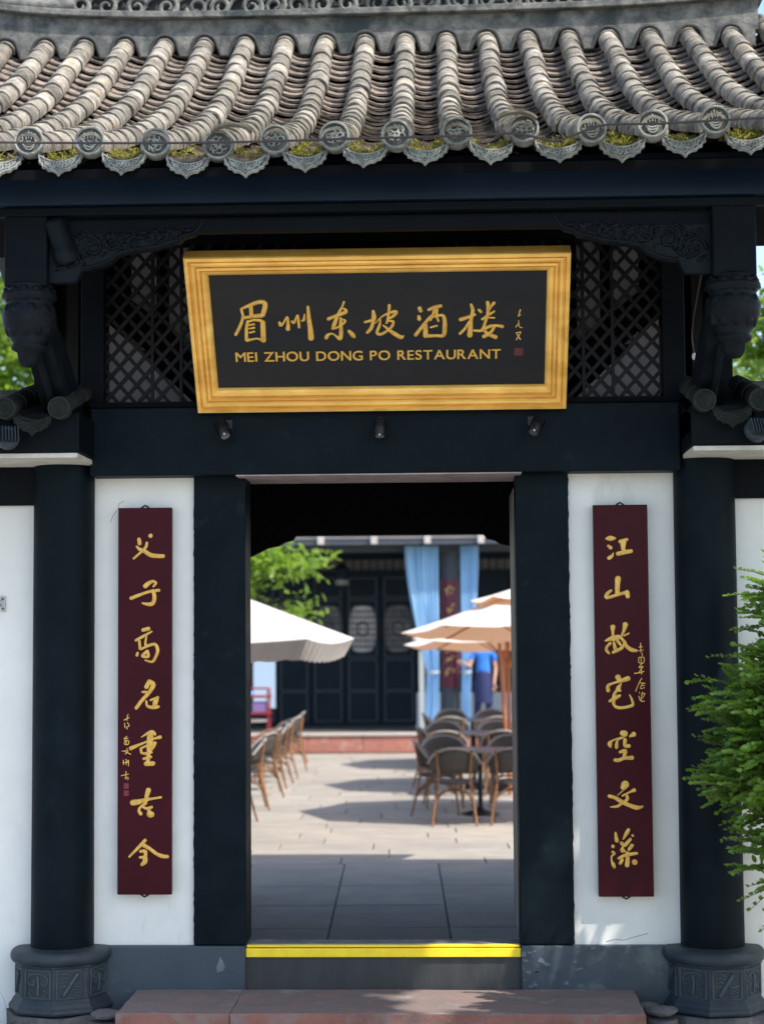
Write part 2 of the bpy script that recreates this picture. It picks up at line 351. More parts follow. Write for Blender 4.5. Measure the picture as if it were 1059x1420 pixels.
ST_LEFT=[[[-306,8168,193,-265,7934,205],[-421,7795,112,-249,7638,186,-30,7552,205,315,7343,230,659,7297,218,940,7285,205],[101,7977,143,70,7806,155,-61,7621,155,-280,7436,124,-576,7174,124],[282,8334,249,288,8328,242]],[[20,5770,249,223,5933,211,442,6005,155,561,5905,149,442,5751,118],[-706,5155,193,-307,5307,174,37,5428,149,318,5504,149,723,5547,168],[411,5534,186,490,5254,205,443,4944,211,256,4837,205,-119,4902,106]],[[-95,3532,189,196,3603,210],[-458,3012,138,-95,3208,152,359,3457,94],[-276,2974,152,-239,2595,152],[94,3278,87,33,2864,131,81,2719,131],[-195,2548,102,124,2719,152,524,2806,167,662,2499,181,561,2175,160,380,1925,138,16,2006,73],[-366,2380,131,-399,2254,160],[143,2467,167,-129,2223,145,180,2196,167,143,2467,145]],[[236,936,218,84,649,232],[236,911,254,447,755,239,201,343,203,-125,-14,189,-429,-408,189],[-126,399,109,74,398,160],[85,-69,109,136,-303,138,419,-384,196,702,-349,160],[665,125,167,564,-90,268,492,-341,218],[665,125,131,292,-17,102]],[[-174,-1889,40,61,-1741,121,364,-1626,222,533,-1743,148],[-704,-2435,222,-375,-2304,162,29,-2140,108,432,-1976,108,802,-1878,189],[297,-1775,323,264,-2174,323,214,-2672,215,165,-3170,189],[-190,-2454,141,-156,-2671,141],[-156,-2421,101,96,-2323,135],[533,-2176,189,399,-2407,202,214,-2573,202],[-122,-2687,121,130,-2705,168,366,-2640,108],[-44,-2970,148,332,-2879,141],[71,-3219,242,434,-3205,242]],[[200,-4543,276,117,-4834,222,67,-5132,182],[-598,-5169,296,-302,-5130,276,33,-5032,182,436,-4968,128,839,-4903,128],[67,-5198,168,-218,-5412,141,-274,-5594,162,-184,-5726,195],[-134,-5329,101,101,-5463,155,370,-5397,155],[236,-5562,189,269,-5744,323,370,-5761,310]],[[37,-7048,175,-164,-7279,189,-465,-7575,141,-766,-7877,114],[-63,-7279,222,272,-7478,182,641,-7743,182,909,-7842,209,1177,-7876,175],[-197,-7608,155,38,-7609,189,31,-7873,189,-223,-7905,135],[31,-7873,215,32,-8103,256,-129,-8268,168]],[[-833,-721,34,-900,-870,40],[-1051,-1019,40,-782,-887,40],[-883,-887,34,-900,-1037,34],[-1017,-1169,40,-1000,-1403,34],[-883,-1137,34,-781,-1304,34,-916,-1370,40,-882,-1470,34],[-898,-1836,40,-1049,-1968,40,-847,-1936,40],[-1032,-2068,40,-813,-2069,40,-829,-2235,40,-1015,-2234,40,-998,-2101,34],[-948,-2002,34,-930,-2235,34],[-896,-2434,34,-879,-2534,40],[-1148,-2583,40,-845,-2567,40,-980,-2733,34],[-1014,-2600,34,-710,-2734,47],[-1080,-3031,40,-1063,-3264,34],[-945,-2999,40,-810,-3166,40],[-945,-3099,34,-928,-3265,34],[-811,-3033,34,-810,-3332,34],[-1113,-3164,34,-811,-3132,34],[-944,-3596,40,-943,-3995,40],[-1179,-3811,47,-809,-3730,40],[-1010,-3928,40,-842,-3896,40,-842,-4028,34]]]
ST_RIGHT=[[[-699,8094,155,-515,8108,273,-300,8106,137],[-628,7730,143,-507,7624,186],[-373,7382,37,-468,7198,174,-607,7107,205],[-27,7934,205,313,8039,168],[126,7886,323,122,7624,230,150,7470,205],[-153,7318,218,149,7393,224,518,7451,205]],[[-164,6071,305,-200,5718,255,-207,5303,236],[-520,5475,131,-728,5292,193,-761,5114,174,-439,5182,162,-131,5272,174,146,5346,174],[263,5376,261,311,5161,224]],[[-461,3639,268,-466,3335,145,-436,2977,181],[-839,2944,102,-559,3049,239,-201,3118,254],[166,3752,283,89,3438,160,-58,3153,116],[337,3311,87,85,3188,87],[-59,3082,138,115,2866,174,219,2651,181,465,2478,210,707,2433,145],[-275,2976,167,-83,2725,131],[133,2830,145,-32,2581,167,-284,2440,167,-463,2363,167],[-599,2818,160,-787,2622,138,-783,2444,167,-660,2300,102],[-420,2834,145,-360,2548,196]],[[-252,1121,290,-165,978,239],[-743,447,210,-739,696,167,-416,837,123,-59,941,196,257,1046,261],[-89,799,65,-243,533,254,-138,426,131],[-316,444,145,-433,267,167,-484,-53,189,-462,-266,145,-294,-402,167,62,-404,152,412,-314,167,484,-229,138,424,13,116,321,227,65],[-680,-87,138,-429,54,210,-178,187,167]],[[-71,-1680,283,44,-1713,337],[496,-1742,269,306,-1847,114],[-107,-1877,61,-572,-2056,94,-706,-2204,242,-676,-2368,128],[-25,-1894,81,-308,-2041,94,-360,-2238,189,-373,-2403,175],[56,-2010,195,58,-2306,195,249,-2324,202],[-212,-2634,141,47,-2569,215,9,-2832,189],[-455,-3021,189,-258,-3028,189,8,-2931,175,397,-2916,222]],[[36,-4228,397,-65,-4392,296],[-84,-4539,61,-352,-4768,54],[469,-4525,209,277,-4607,114,-122,-4802,94],[-780,-4815,182,-485,-4899,189,-159,-5097,215,200,-5262,202,593,-5394,222,883,-5330,94],[102,-4803,155,123,-4967,162,-127,-5162,128,-393,-5325,148,-723,-5357,61]],[[-489,-6629,112,-459,-6884,182,-427,-7036,203],[162,-6478,168,39,-6682,196,-119,-6959,63],[345,-6757,119,379,-6791,119],[-636,-7307,196,-626,-7307,189],[-658,-7578,140,-550,-7663,112,-702,-7798,91,-699,-8036,98,-627,-8205,203,-574,-8341,140],[-207,-7139,182,-38,-7241,196,240,-6954,161],[-142,-7359,133,-179,-7495,210,-77,-7529,168],[320,-7259,196,163,-7462,161],[-363,-7901,133,22,-7733,182,552,-7649,154],[75,-7631,196,86,-7970,217,55,-8241,238],[-169,-7969,161,-285,-8145,168],[419,-8079,273,452,-8106,266]],[[916,2807,47,909,2361,40],[824,2611,40,1002,2628,40],[821,2433,40,1035,2467,40],[962,2360,36,995,2182,40],[815,2094,40,1065,2092,40,1042,1825,40,811,1844,36,815,2094,36],[922,2075,33,925,1861,33],[989,1825,40,807,1577,40,1021,1647,40,802,1328,40,1053,1397,47],[588,1293,51,802,1328,36],[913,1576,36,943,1255,40],[940,1042,51,830,864,44,627,403,44],[829,829,40,1113,791,40],[1007,828,36,860,544,40,1074,578,40],[898,686,36,1076,685,36],[804,366,40,821,302,40],[782,153,36,850,-61,36],[964,365,36,886,-61,40,1045,-97,44],[927,259,40,1087,294,40,958,45,36]]]

# ================================================================== SETTING
g = MB().box(-300, 300, -60, 1.9, -.35, -.02).box(-300, 300, 1.9, 500, -.35, -.06).build('ground', M_ground)
tag(g, kind='structure')
pv = empty('courtyard_paving', (0, 2.0, 0), math.radians(1.6)); tag(pv, kind='structure')
MB().box(-9, 9, 0, 20.15, -.05, -.016).build('joint_bed', M_pavebase, pv)
def slab(x0, x1, y0, y1):
    g_ = .006; w, d = (x1 - x0) / 2 - g_, (y1 - y0) / 2 - g_
    h = R.uniform(-.0015, .0015)
    mb = MB(); c = .004
    mb.add([(-w, -d, -.014), (w, -d, -.014), (w, d, -.014), (-w, d, -.014), (-w, -d, -.003), (w, -d, -.003), (w, d, -.003), (-w, d, -.003),
            (-w + c, -d + c, 0), (w - c, -d + c, 0), (w - c, d - c, 0), (-w + c, d - c, 0)],
           [(8, 9, 10, 11), (4, 5, 9, 8), (5, 6, 10, 9), (6, 7, 11, 10), (7, 4, 8, 11), (0, 1, 5, 4), (1, 2, 6, 5), (2, 3, 7, 6), (3, 0, 4, 7)])
    inst('paving_slab', mb.mesh('paving_slab', M_pave), pv, ((x0 + x1) / 2, (y0 + y1) / 2, h), (R.uniform(-.001, .001), R.uniform(-.001, .001), 0))
ys = [0, .52, 1.5, 2.55, 3.62, 5.02]
for a, b in zip(ys, ys[1:]):
    xs = [-2.95, -2.12, -1.29, -.46, .37, 1.2, 2.05]
    for x0, x1 in zip(xs, xs[1:]): slab(x0, x1, a, b)
y = 5.02; k = 0
while y < 19.9:
    d = R.choice([.48, .55, .62]); d = min(d, 20.05 - y) if y + d < 19.9 else 20.05 - y
    x = -3.6 + R.uniform(0, .9)
    while x < 2.6:
        w = R.choice([.9, 1.15, 1.3]); slab(x, x + w, y, y + d); x += w
    y += d

# ------------------------------------------------------------------ gatehouse
G = empty('gatehouse'); tag(G, 'black timber gatehouse with white plaster bays under a curved grey tiled roof', 'gatehouse')
for s, x0, x1 in ((-1, -1.475, -.951), (1, .958, 1.50)):
    p = MB().box(x0, x1, 0, .2, .476, 2.86).build('plaster_panel', M_plaster, G)
MB().box(-.951, -.687, -.03, .22, .479, 2.86).build('door_pier', M_paint, G, bev=.006)
MB().box(.691, .958, -.03, .22, .479, 2.86).build('door_pier', M_paint, G, bev=.006)
# plaster continues behind pier tops etc.
MB().box(-1.47, -.690, -.045, .25, 0, .476).build('plinth', M_plinth, G, bev=.006)
MB().box(.694, 1.50, -.045, .25, 0, .476).build('plinth', M_plinscuff, G, bev=.006)
def ragged(x, z0, z1, side, seed):
    rg = random.Random(seed); pts = []; z = z0
    while z < z1:
        pts.append((x + side * (.0025 + .0045 * rg.random() ** 2 + .002 * noise.noise(Vector((z * 6, seed, 0)))), z)); z += rg.uniform(.012, .035)
    pts.append((x + side * .004, z1))
    MB().prism([(x - side * .003, z0)] + pts + [(x - side * .003, z1)], -.0022, .001).build('paint_edge', M_paint, G)
for x, s_, sd_ in ((-.951, -1, 1), (.958, 1, 2)): ragged(x, .479, 2.845, s_, sd_)
for pts in ([(-1.385, 2.62), (-1.37, 2.655), (-1.345, 2.69), (-1.34, 2.715), (-1.315, 2.73)], [(1.12, .49), (1.16, .50), (1.21, .497), (1.27, .515), (1.33, .53)]):
    MB().tube([(a, -.0003, b) for a, b in pts], .0011, 4).build('plaster_crack', M_mortar, G)
# patches of flaked paint
def patch(name, pts, y, mat):
    c = [sum(p[i] for p in pts) / len(pts) for i in (0, 1)]
    MB().prism(pts, y, y + .004).build(name, mat, G)
M_flake = mk('flaked_paint', (.15, .17, .185), (.11, .13, .15), scale=30, rough=.8, bump=.3)
patch('flaked_patch', [(-.835, .37), (-.815, .425), (-.80, .40), (-.79, .375), (-.80, .355), (-.83, .345)], -.0480, M_flake)
patch('flaked_patch', [(.775, .40), (.785, .418), (.80, .412), (.812, .395), (.835, .39), (.838, .38), (.815, .378), (.80, .388), (.79, .395)], -.0480, M_flake)
tr = MB().box(-.690, .694, -.012, .17, 0, .424).build('threshold', M_thresh, G)
MB().box(-.690, .694, .0, .175, .424, .473).build('threshold_cap', M_threshtop, tr, bev=.004)
MB().box(-.688, .692, -.028, -.004, .418, .462).build('yellow_strip', M_yellow, tr, bev=.003)
MB().box(-.684, .686, -.020, .022, .4665, .4765).build('yellow_strip', M_yellow, tr, bev=.002)
rf = random.Random(77)
for _ in range(26):
    cx_, cz_ = rf.choice([(rf.uniform(.72, 1.0), rf.uniform(.275, .40)), (rf.uniform(-1.35, 1.4), rf.choice([.27, .47, .465])), (rf.uniform(.70, .78), rf.uniform(.28, .46))])
    if -.68 < cx_ < .69: continue
    k_ = rf.randint(5, 8); r_ = rf.uniform(.003, .013)
    patch('flaked_patch', [(cx_ + r_ * rf.uniform(.5, 1.5) * math.cos(2 * PI * q / k_) * 1.3, min(.474, cz_ + r_ * rf.uniform(.4, 1.1) * math.sin(2 * PI * q / k_))) for q in range(k_)], -.0478, M_flake)
# door leaf, opened inwards at the right jamb; courtyard light put in its colour
dl = MB().box(.691, .735, .26, .86, .49, 2.80).build('door_leaf', mk('door_lit_paint', (.30, .29, .26), (.20, .20, .18), scale=6, rough=.55, stretch=(1, 1, .3)), G, bev=.004)
tag(dl, 'door leaf toned pale for courtyard light, folded back against the right jamb')
MB().box(-.80, -.70, .26, .34, .49, 2.80).build('door_leaf', M_wood, G, bev=.004)
# big lintel beam
bm_ = MB().box(-1.462, 1.515, -.155, .34, 2.845, 3.192).build('lintel_beam', M_paint, G, bev=.008)
M_soffit = mk('dusty_soffit', (.38, .31, .30), (.26, .21, .205), scale=8, rough=.9, bump=.3)
MB().box(-.72, .72, -.150, .335, 2.838, 2.8445).build('lintel_soffit', M_soffit, G)
MB().box(-1.46, 1.512, -.15, .3, 3.195, 3.215).build('beam_ledge', M_gap, G)
# side posts over the beam
for x0, x1 in ((-1.53, -1.412), (1.447, 1.56)):
    MB().box(x0, x1, -.06, .1, 3.215, 4.35).build('upper_post', M_wood, G, bev=.005)
MB().box(-1.412, 1.447, -.03, .07, 4.06, 4.16).build('upper_rail', M_wood, G)
# lattice
LT = MB().box(-1.412, 1.447, -.012, .03, 3.212, 3.24).build('lattice_frame', M_wood, G)
tag(LT, 'dark diagonal lattice behind the name board')
x0, x1, z0, z1 = -1.412, 1.447, 3.24, 4.06
pitch = .0885
def clipbar(c, s):
    # line z = z0 + s*(x-c)
    xs = sorted([c, c + (z1 - z0) / s]); a, b = max(xs[0], x0), min(xs[1], x1)
    return (a, z0 + s * (a - c), b, z0 + s * (b - c)) if b - a > .02 else None
M_latt = mk('lattice_wood', (.010, .0095, .011), (.015, .013, .015), scale=10, rough=.5, spec=.15)
for s, dy in ((1.12, 0), (-1.12, .012)):
    c = x0 - 1.0 + (.02 if s > 0 else 0)
    while c < x1 + 1.0:
        q = clipbar(c, s)
        if q and not (-.72 < (q[0] + q[2]) / 2 < .74):
            ax, az, bx, bz = q
            L = math.hypot(bx - ax, bz - az); dx, dz = (bx - ax) / L, (bz - az) / L; w = .0095
            mb = MB().prism([(ax - dz * w, az + dx * w), (bx - dz * w, bz + dx * w), (bx + dz * w, bz - dx * w), (ax + dz * w, az - dx * w)], dy, dy + .016)
            mb.build('lattice_bar', M_latt, LT)
        c += pitch
for xx in (-1.17, -1.02, 1.05, 1.20):
    MB().box(xx - .008, xx + .008, -.004, -.001 + .02, 3.24, 4.06).build('lattice_bar', M_latt, LT)
# plaster gable infill and braces seen through the lattice
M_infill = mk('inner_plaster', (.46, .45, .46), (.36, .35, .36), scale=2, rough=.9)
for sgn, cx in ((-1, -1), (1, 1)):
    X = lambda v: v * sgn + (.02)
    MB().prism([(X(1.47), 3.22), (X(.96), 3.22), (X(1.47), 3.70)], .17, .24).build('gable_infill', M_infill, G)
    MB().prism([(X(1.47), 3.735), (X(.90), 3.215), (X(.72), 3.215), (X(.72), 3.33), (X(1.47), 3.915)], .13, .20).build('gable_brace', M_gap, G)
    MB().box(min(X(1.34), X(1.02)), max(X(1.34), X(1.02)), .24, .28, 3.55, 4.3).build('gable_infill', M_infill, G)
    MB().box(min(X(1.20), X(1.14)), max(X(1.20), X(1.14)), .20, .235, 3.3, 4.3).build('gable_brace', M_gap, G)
MB().box(-1.7, 1.7, .70, .74, 3.1, 4.5).build('back_boarding', M_gap, G)
MB().box(-.80, .84, .44, .50, 3.215, 4.3).build('back_boarding', M_gap, G)

# inner frame: beams, brackets, rear posts, ceiling, side walls
MB().box(-1.7, 1.7, 1.55, 1.70, 2.632, 3.3).build('inner_beam', M_gap, G)
for s, ex in ((-1, -.567), (1, .559)):
    pl = [(s * 1.2, 2.632), (ex, 2.632), (ex + s * .02, 2.605), (ex + s * .07, 2.592), (ex + s * .10, 2.572), (ex + s * .17, 2.558), (s * .84, 2.525), (s * 1.2, 2.50)]
    if s < 0: pl[6] = (-.84, 2.508)
    MB().prism(pl, 1.58, 1.67).build('inner_bracket', M_gap, G)
for x in (-1.75, 1.75):
    for yy in (1.6, 5.0):
        MB().lathe([(.13, 0), (.13, 3.9)], (x, yy, 0), 16).build('rear_post', M_wood, G)
    MB().prism([(.3, 0), (5.1, 0), (5.1, 4.35), (4.2, 4.95), (2.85, 5.85), (2.0, 5.4), (1.1, 4.9), (.4, 4.6), (.3, 4.5)], min(x, x * 1.06), max(x, x * 1.06), 'x').build('gable_wall', M_paint, G)
MB().box(-1.75, 1.75, 4.9, 5.1, 3.55, 3.8).build('rear_beam', M_gap, G)

# columns
for x in (-1.617, 1.645):
    c = empty('column', (x, -.03, 0)); parent_to(c, G)
    MB().lathe([(.158, .47), (.156, 1.2), (.155, 2.2), (.154, 2.92)], (0, 0, 0), 32).build('shaft', M_paint, c)
    b = empty('column_base', (x, -.05, 0)); parent_to(b, G)
    al = math.radians(-20 if x < 0 else 9)
    oc = lambda r, z: [(r * math.cos(PI / 8 + PI / 4 * j + al), r * math.sin(PI / 8 + PI / 4 * j + al), z) for j in range(8)]
    mb = MB()
    lev = [(.262, .178), (.266, .19), (.262, .202), (.252, .212), (.246, .225), (.238, .235), (.230, .245), (.232, .40), (.238, .408), (.232, .418)]
    for i, (r, z) in enumerate(lev):
        mb.v += oc(r, z)
    for i in range(len(lev) - 1):
        for j in range(8):
            mb.f.append((i * 8 + j, i * 8 + (j + 1) % 8, (i + 1) * 8 + (j + 1) % 8, (i + 1) * 8 + j)); mb.sm.append(False)
    mb.f += [tuple(range(7, -1, -1)), tuple(range(len(lev) * 8 - 8, len(lev) * 8))]; mb.sm += [False, False]
    mb.build('octagonal_block', M_basestone, b, bev=.003)
    tor = [(.05, .41), (.222, .412)] + [(.226 + .027 * math.cos(t), .445 + .033 * math.sin(t)) for t in [(-PI / 2 + PI * i / 8) for i in range(9)]] + [(.17, .482), (.05, .484)]
    MB().lathe(tor, (0, 0, 0), 40).build('base_ring', M_basestone, b)
    # carved panels on the faces that can be seen
    for j in range(8):
        a = al + PI / 4 * j + PI / 4
        nx, ny = math.cos(a), math.sin(a)
        if ny > .35: continue
        ap = .231 * math.cos(PI / 8); half = .231 * math.sin(PI / 8)
        tx, ty = -ny, nx
        to3 = lambda u, v, o=.0: (nx * (ap + o) + tx * u, ny * (ap + o) + ty * u, .325 + v)
        pm = MB(); hw, hh = half * .80, .068
        fr = [(-hw, -hh), (hw, -hh), (hw, hh), (-hw, hh), (-hw, -hh)]
        for p, q in zip(fr, fr[1:]): pm.tube([to3(*p, .001), to3(*q, .001)], .0058, 5, smooth=False)
        if (j % 2) ^ (x > 0):   # cloud and ribbon motif
            for u in (-.5, .5):
                pts, rr = swirl((u * hw * .95, .012), .03, 1.1, PI / 2, .0055, lambda p, q: to3(p, q, .001), flip=-1 if u > 0 else 1); pm.tube(pts, rr, 5)
                pts, rr = swirl((u * hw * .9, -.040), .02, .8, -PI / 2, .0045, lambda p, q: to3(p, q, .001), flip=1 if u > 0 else -1); pm.tube(pts, rr, 5)
            pm.tube([to3(-hw * .75, .045, .001), to3(0, .052, .002), to3(hw * .75, .045, .001)], .005, 5)
            pm.tube([to3(0, .04, .001), to3(.004, 0, .003), to3(0, -.05, .001)], .008, 5)
        else:                   # scroll with ribbons
            pm.tube([to3(-hw * .55, -.055, .002), to3(hw * .45, .05, .003)], .012, 6)
            for k_ in range(4):
                v = .045 - k_ * .02
                pm.tube([to3(*p, .001) for p in cr([(-hw * .85, v), (-hw * .45, v + .008), (-hw * .1, v - .004)], 3)], .0038, 5)
                v = -.01 - k_ * .014
                pm.tube([to3(*p, .001) for p in cr([(hw * .15, v), (hw * .5, v - .006), (hw * .85, v + .006)], 3)], .0038, 5)
        pm.build('carved_panel', M_baserelief, b)
    rb = MB()
    pts = []
    for lv, zz in ((0, 0.0), (1, .10), (2, .172)):
        for j in range(14):
            r = (.31 - .02 * lv) * R.uniform(.92, 1.06); t = 2 * PI * j / 14
            pts.append((r * math.cos(t), r * math.sin(t), zz + R.uniform(-.008, .004)))
    rb.v += pts
    for i in range(2):
        for j in range(14): rb.f.append((i * 14 + j, i * 14 + (j + 1) % 14, (i + 1) * 14 + (j + 1) % 14, (i + 1) * 14 + j)); rb.sm.append(False)
    rb.f.append(tuple(range(28, 42))); rb.sm.append(False)
    rb.build('footing_stone', M_rubble, b)

# ------------------------------------------------------------------ eaves woodwork
MB().box(-3.3, 3.2, -1.03, -.99, 4.030, 4.228).build('fascia_board', M_fascia, G, bev=.004)
MB().box(-3.3, 3.2, -1.0, -.955, 3.985, 4.026).build('eave_fillet', M_wood, G, bev=.006)
MB().prism([(-1.02, 4.215), (-.95, 4.215), (-.95, 4.10), (-1.0, 4.10)], -3.3, 3.2, 'x').build('tile_batten', M_fascia, G)
MB().box(-3.3, 3.2, -.95, -.3, 4.06, 4.08).build('soffit_board', M_gap, G)
MB().box(-3.3, 3.2, -.3, 1.5, 4.33, 4.35).build('soffit_board', M_gap, G)
MB().box(-3.3, 3.2, -.31, -.29, 4.06, 4.36).build('soffit_board', M_gap, G)
MB().box(-1.66, 1.74, -.93, -.86, 3.915, 3.985).build('hanging_tie', M_wood, G, bev=.006)
M_carvw = mk('carved_timber', (.004, .0065, .0095), (.0085, .012, .016), scale=8, rough=.45, bump=.4, bscale=60, spec=.10, c3=(.02, .023, .026), s3=14, t3=.64)
out = [(68, 394), (108, 393), (116, 377), (130, 376), (147, 371), (158, 366), (170, 356), (187, 352), (207, 350), (222, 348), (241, 342), (254, 340), (261, 333), (275, 330), (283, 322), (287, 311), (287, 308)]
for s in (-1, 1):
    pl = []
    for px, py in out:
        X = -1.503 + (px - 70) / 301; Z = 3.698 + (390 - py) / 298
        pl.append((X if s < 0 else .075 - X, Z))
    xa = pl[0][0]
    pl.append((xa, 3.94))
    br = MB().prism(pl, -.925, -.875).build('carved_bracket', M_carvw, G, bev=.004)
    mb = MB()
    P3 = lambda u, v: (u, -.93, v)
    mb.tube([P3(p[0], p[1] + .012) for p in pl[2:16]], .008, 5)
    cs = [(-1.42, 3.80, .06, 1.2), (-1.30, 3.85, .05, 1.1), (-1.20, 3.87, .035, 1), (-1.10, 3.87, .04, 1.2), (-1.0, 3.885, .03, 1), (-.9, 3.90, .022, 1)]
    for i, (u, v, r, t) in enumerate(cs):
        uu = u if s < 0 else .075 - u
        pts, rr = swirl((uu, v), r, t, PI * .5 * i, .009, P3, flip=(-1) ** i); mb.tube(pts, rr, 5)
    rb_ = random.Random(31)
    for k in range(46):
        t = rb_.random(); u = -1.46 + .62 * t; top = 3.925; lowz = 3.725 + .20 * t ** .75
        v = rb_.uniform(lowz, top); uu = u if s < 0 else .075 - u
        a = rb_.uniform(0, 6.3); L_ = rb_.uniform(.012, .03)
        s0 = len(mb.v); mb.ball((0, 0, 0), 1, 4, (L_, .010, L_ * .38)); mb.xf(Matrix.Translation((uu, -.928, v)) @ Matrix.Rotation(a, 4, 'Y'), s0)
    for k in range(12):
        t = rb_.random(); u = -1.46 + .62 * t; v = rb_.uniform(3.75 + .17 * t, 3.92); uu = u if s < 0 else .075 - u
        pts, rr = swirl((uu, v), rb_.uniform(.018, .032), 1.1, rb_.uniform(0, 6), .007, P3, flip=(-1) ** k); mb.tube(pts, rr, 5)
    mb.build('bracket_carving', M_carvw, br)
# hanging lotus pendants, with curved struts
for x in (-1.60, 1.672):
    MB().box(x - .10, x + .10, -.985, -.80, 3.66, 4.0585).build('hanging_post', M_wood, G, bev=.01)
    pd = MB().lathe([(.10, .38), (.115, .37), (.10, .355), (.128, .335), (.13, .315), (.105, .30), (.115, .27), (.128, .23), (.122, .19), (.10, .14), (.075, .10),
                     (.085, .09), (.082, .075), (.055, .06), (.05, .02), (.03, -.005), (.001, -.01)], (0, 0, 0), 24).build('lotus_pendant', M_carvw, G, (x, -.90, 3.30))
    mb = MB()
    for ring, (rr, zz, n_) in enumerate(((.112, .245, 10), (.100, .165, 10), (.108, .325, 12))):
        for j in range(n_):
            t = 2 * PI * (j + ring * .5) / n_
            s0 = len(mb.v)
            mb.ball((0, 0, 0), 1, 5, (.014, .030, .038))
            mb.xf(Matrix.Translation((rr * math.cos(t), rr * math.sin(t), zz)) @ Matrix.Rotation(t, 4, 'Z') @ Matrix.Rotation(.25 if ring else -.1, 4, 'Y'), s0)
    mb.build('petal_carving', M_carvw, pd)
    yz = [(-.12, 2.98), (-.20, 2.98), (-.40, 3.12), (-.60, 3.24), (-.84, 3.40), (-.96, 3.44), (-.97, 3.52), (-.82, 3.55), (-.55, 3.46), (-.30, 3.32), (-.12, 3.22)]
    st = MB().prism(yz, -.065, .065, 'x').build('bracket_strut', M_carvw, G, (x - (.045 if x > 0 else -.03), 0, 0), bev=.012)
    MB().tube([(0, a, b) for a, b in [(-.2, 2.97), (-.42, 3.10), (-.62, 3.22), (-.86, 3.385)]], .02, 6).build('strut_moulding', M_carvw, st)

# ------------------------------------------------------------------ roof
PR = [(-1.26, 4.238), (-1.05, 4.300), (-.8, 4.375), (-.4, 4.505), (.0, 4.64), (.4, 4.795), (.75, 4.94), (1.1, 5.10), (1.4, 5.25), (1.7, 5.42), (2.0, 5.60), (2.25, 5.76), (2.55, 5.94), (2.85, 6.12)]
PC = cr(PR, 6)
ARC = [0]
for a, b in zip(PC, PC[1:]): ARC.append(ARC[-1] + math.hypot(b[0] - a[0], b[1] - a[1]))
def at_arc(s):
    s = max(0, min(ARC[-1] - 1e-4, s))
    for i in range(len(ARC) - 1):
        if ARC[i + 1] >= s:
            t = (s - ARC[i]) / (ARC[i + 1] - ARC[i]); a, b = PC[i], PC[i + 1]
            return a[0] + (b[0] - a[0]) * t, a[1] + (b[1] - a[1]) * t, math.atan2(b[1] - a[1], b[0] - a[0])
def zprof(y):
    for a, b in zip(PC, PC[1:]):
        if a[0] <= y <= b[0] + 1e-6: return a[1] + (b[1] - a[1]) * (y - a[0]) / (b[0] - a[0] + 1e-9)
    return PC[-1][1]
def lift(x, y):
    t = max(0, min(1, (2.85 - y) / 4.0))
    return (.012 * x + .006 * x * x) * t + .028 * t * math.exp(-((x - 1.2) / 3) ** 2) * 0
XT = [-1.521 + .2793 * i for i in range(-4, 16)]
XE = {4: -1.521, 5: -1.244, 6: -.948, 7: -.665, 8: -.41, 9: -.142, 10: .135, 11: .405, 12: .704, 13: 1.004, 14: 1.276, 15: 1.553}
def tx(i, y):
    t = max(0, min(1, (2.85 - y) / 4.0))
    xr = -1.515 + .268 * (i - 4)
    xe = XE.get(i, -1.521 + .2793 * (i - 4))
    return xr * (1 - t) + xe * t
NT = 20
slabm = MB()
pp = [(y, z - .105) for y, z in PC]; low = [(y, z - .15) for y, z in PC][::-1]
slabm.prism(pp + low, -3.1, 3.05, 'x')
roof = slabm.build('roof', M_gap, G)
rr_ = MB().prism([(2.85, 6.05), (3.4, 5.75), (4.2, 5.15), (5.0, 4.65), (5.95, 4.22), (5.95, 4.14), (5.0, 4.55), (4.2, 5.05), (2.85, 5.9)], -3.1, 2.5, 'x').build('rear_slope', M_hallroof, roof)
# cover tile meshes
def cover_mesh(v, L=.262, rf=.0675, rb=.0595):
    rng = random.Random(v); mb = MB(); n = 12; vs = []
    ww = [1 + rng.uniform(-.03, .03) for _ in range(n + 1)]
    for (y_, r) in ((0, rf), (.02, rf * 1.01), (L * .5, (rf + rb) / 2), (L, rb)):
        for j in range(n + 1):
            t = math.radians(-108 + 216 * j / n)
            vs.append((math.sin(t) * r * ww[j], y_ + rng.uniform(-.002, .002) * (y_ == 0), math.cos(t) * r * ww[j]))
    fs = [(i * (n + 1) + j, (i + 1) * (n + 1) + j, (i + 1) * (n + 1) + j + 1, i * (n + 1) + j + 1) for i in range(3) for j in range(n)]
    mb.add(vs, fs, True)
    inn = [(x * .80, y_, z * .80) for x, y_, z in vs[:n + 1]]
    mb.add(vs[:n + 1] + inn, [(j, j + 1, n + 1 + j + 1, n + 1 + j) for j in range(n)], False)
    return mb
def pan_mesh(v, W=.20, L=.19, sag=.034, th=.014):
    rng = random.Random(v + 50); mb = MB(); n = 6; top = []; bot = []
    for y_ in (0, L):
        for j in range(n + 1):
            u = -1 + 2 * j / n; x = u * W / 2; z = -sag * (1 - u * u) + rng.uniform(-.0015, .0015)
            top.append((x, y_ + (rng.uniform(-.004, .004) if y_ == 0 else 0), z))
    bot = [(x, y_, z - th) for x, y_, z in top]
    m_ = n + 1; N_ = len(top)
    mb.add(top + bot, [(j, j + 1, m_ + j + 1, m_ + j) for j in range(n)], True)
    mb.add(top + bot, [(N_ + j, N_ + j + 1, j + 1, j) for j in range(n)], False)
    return mb
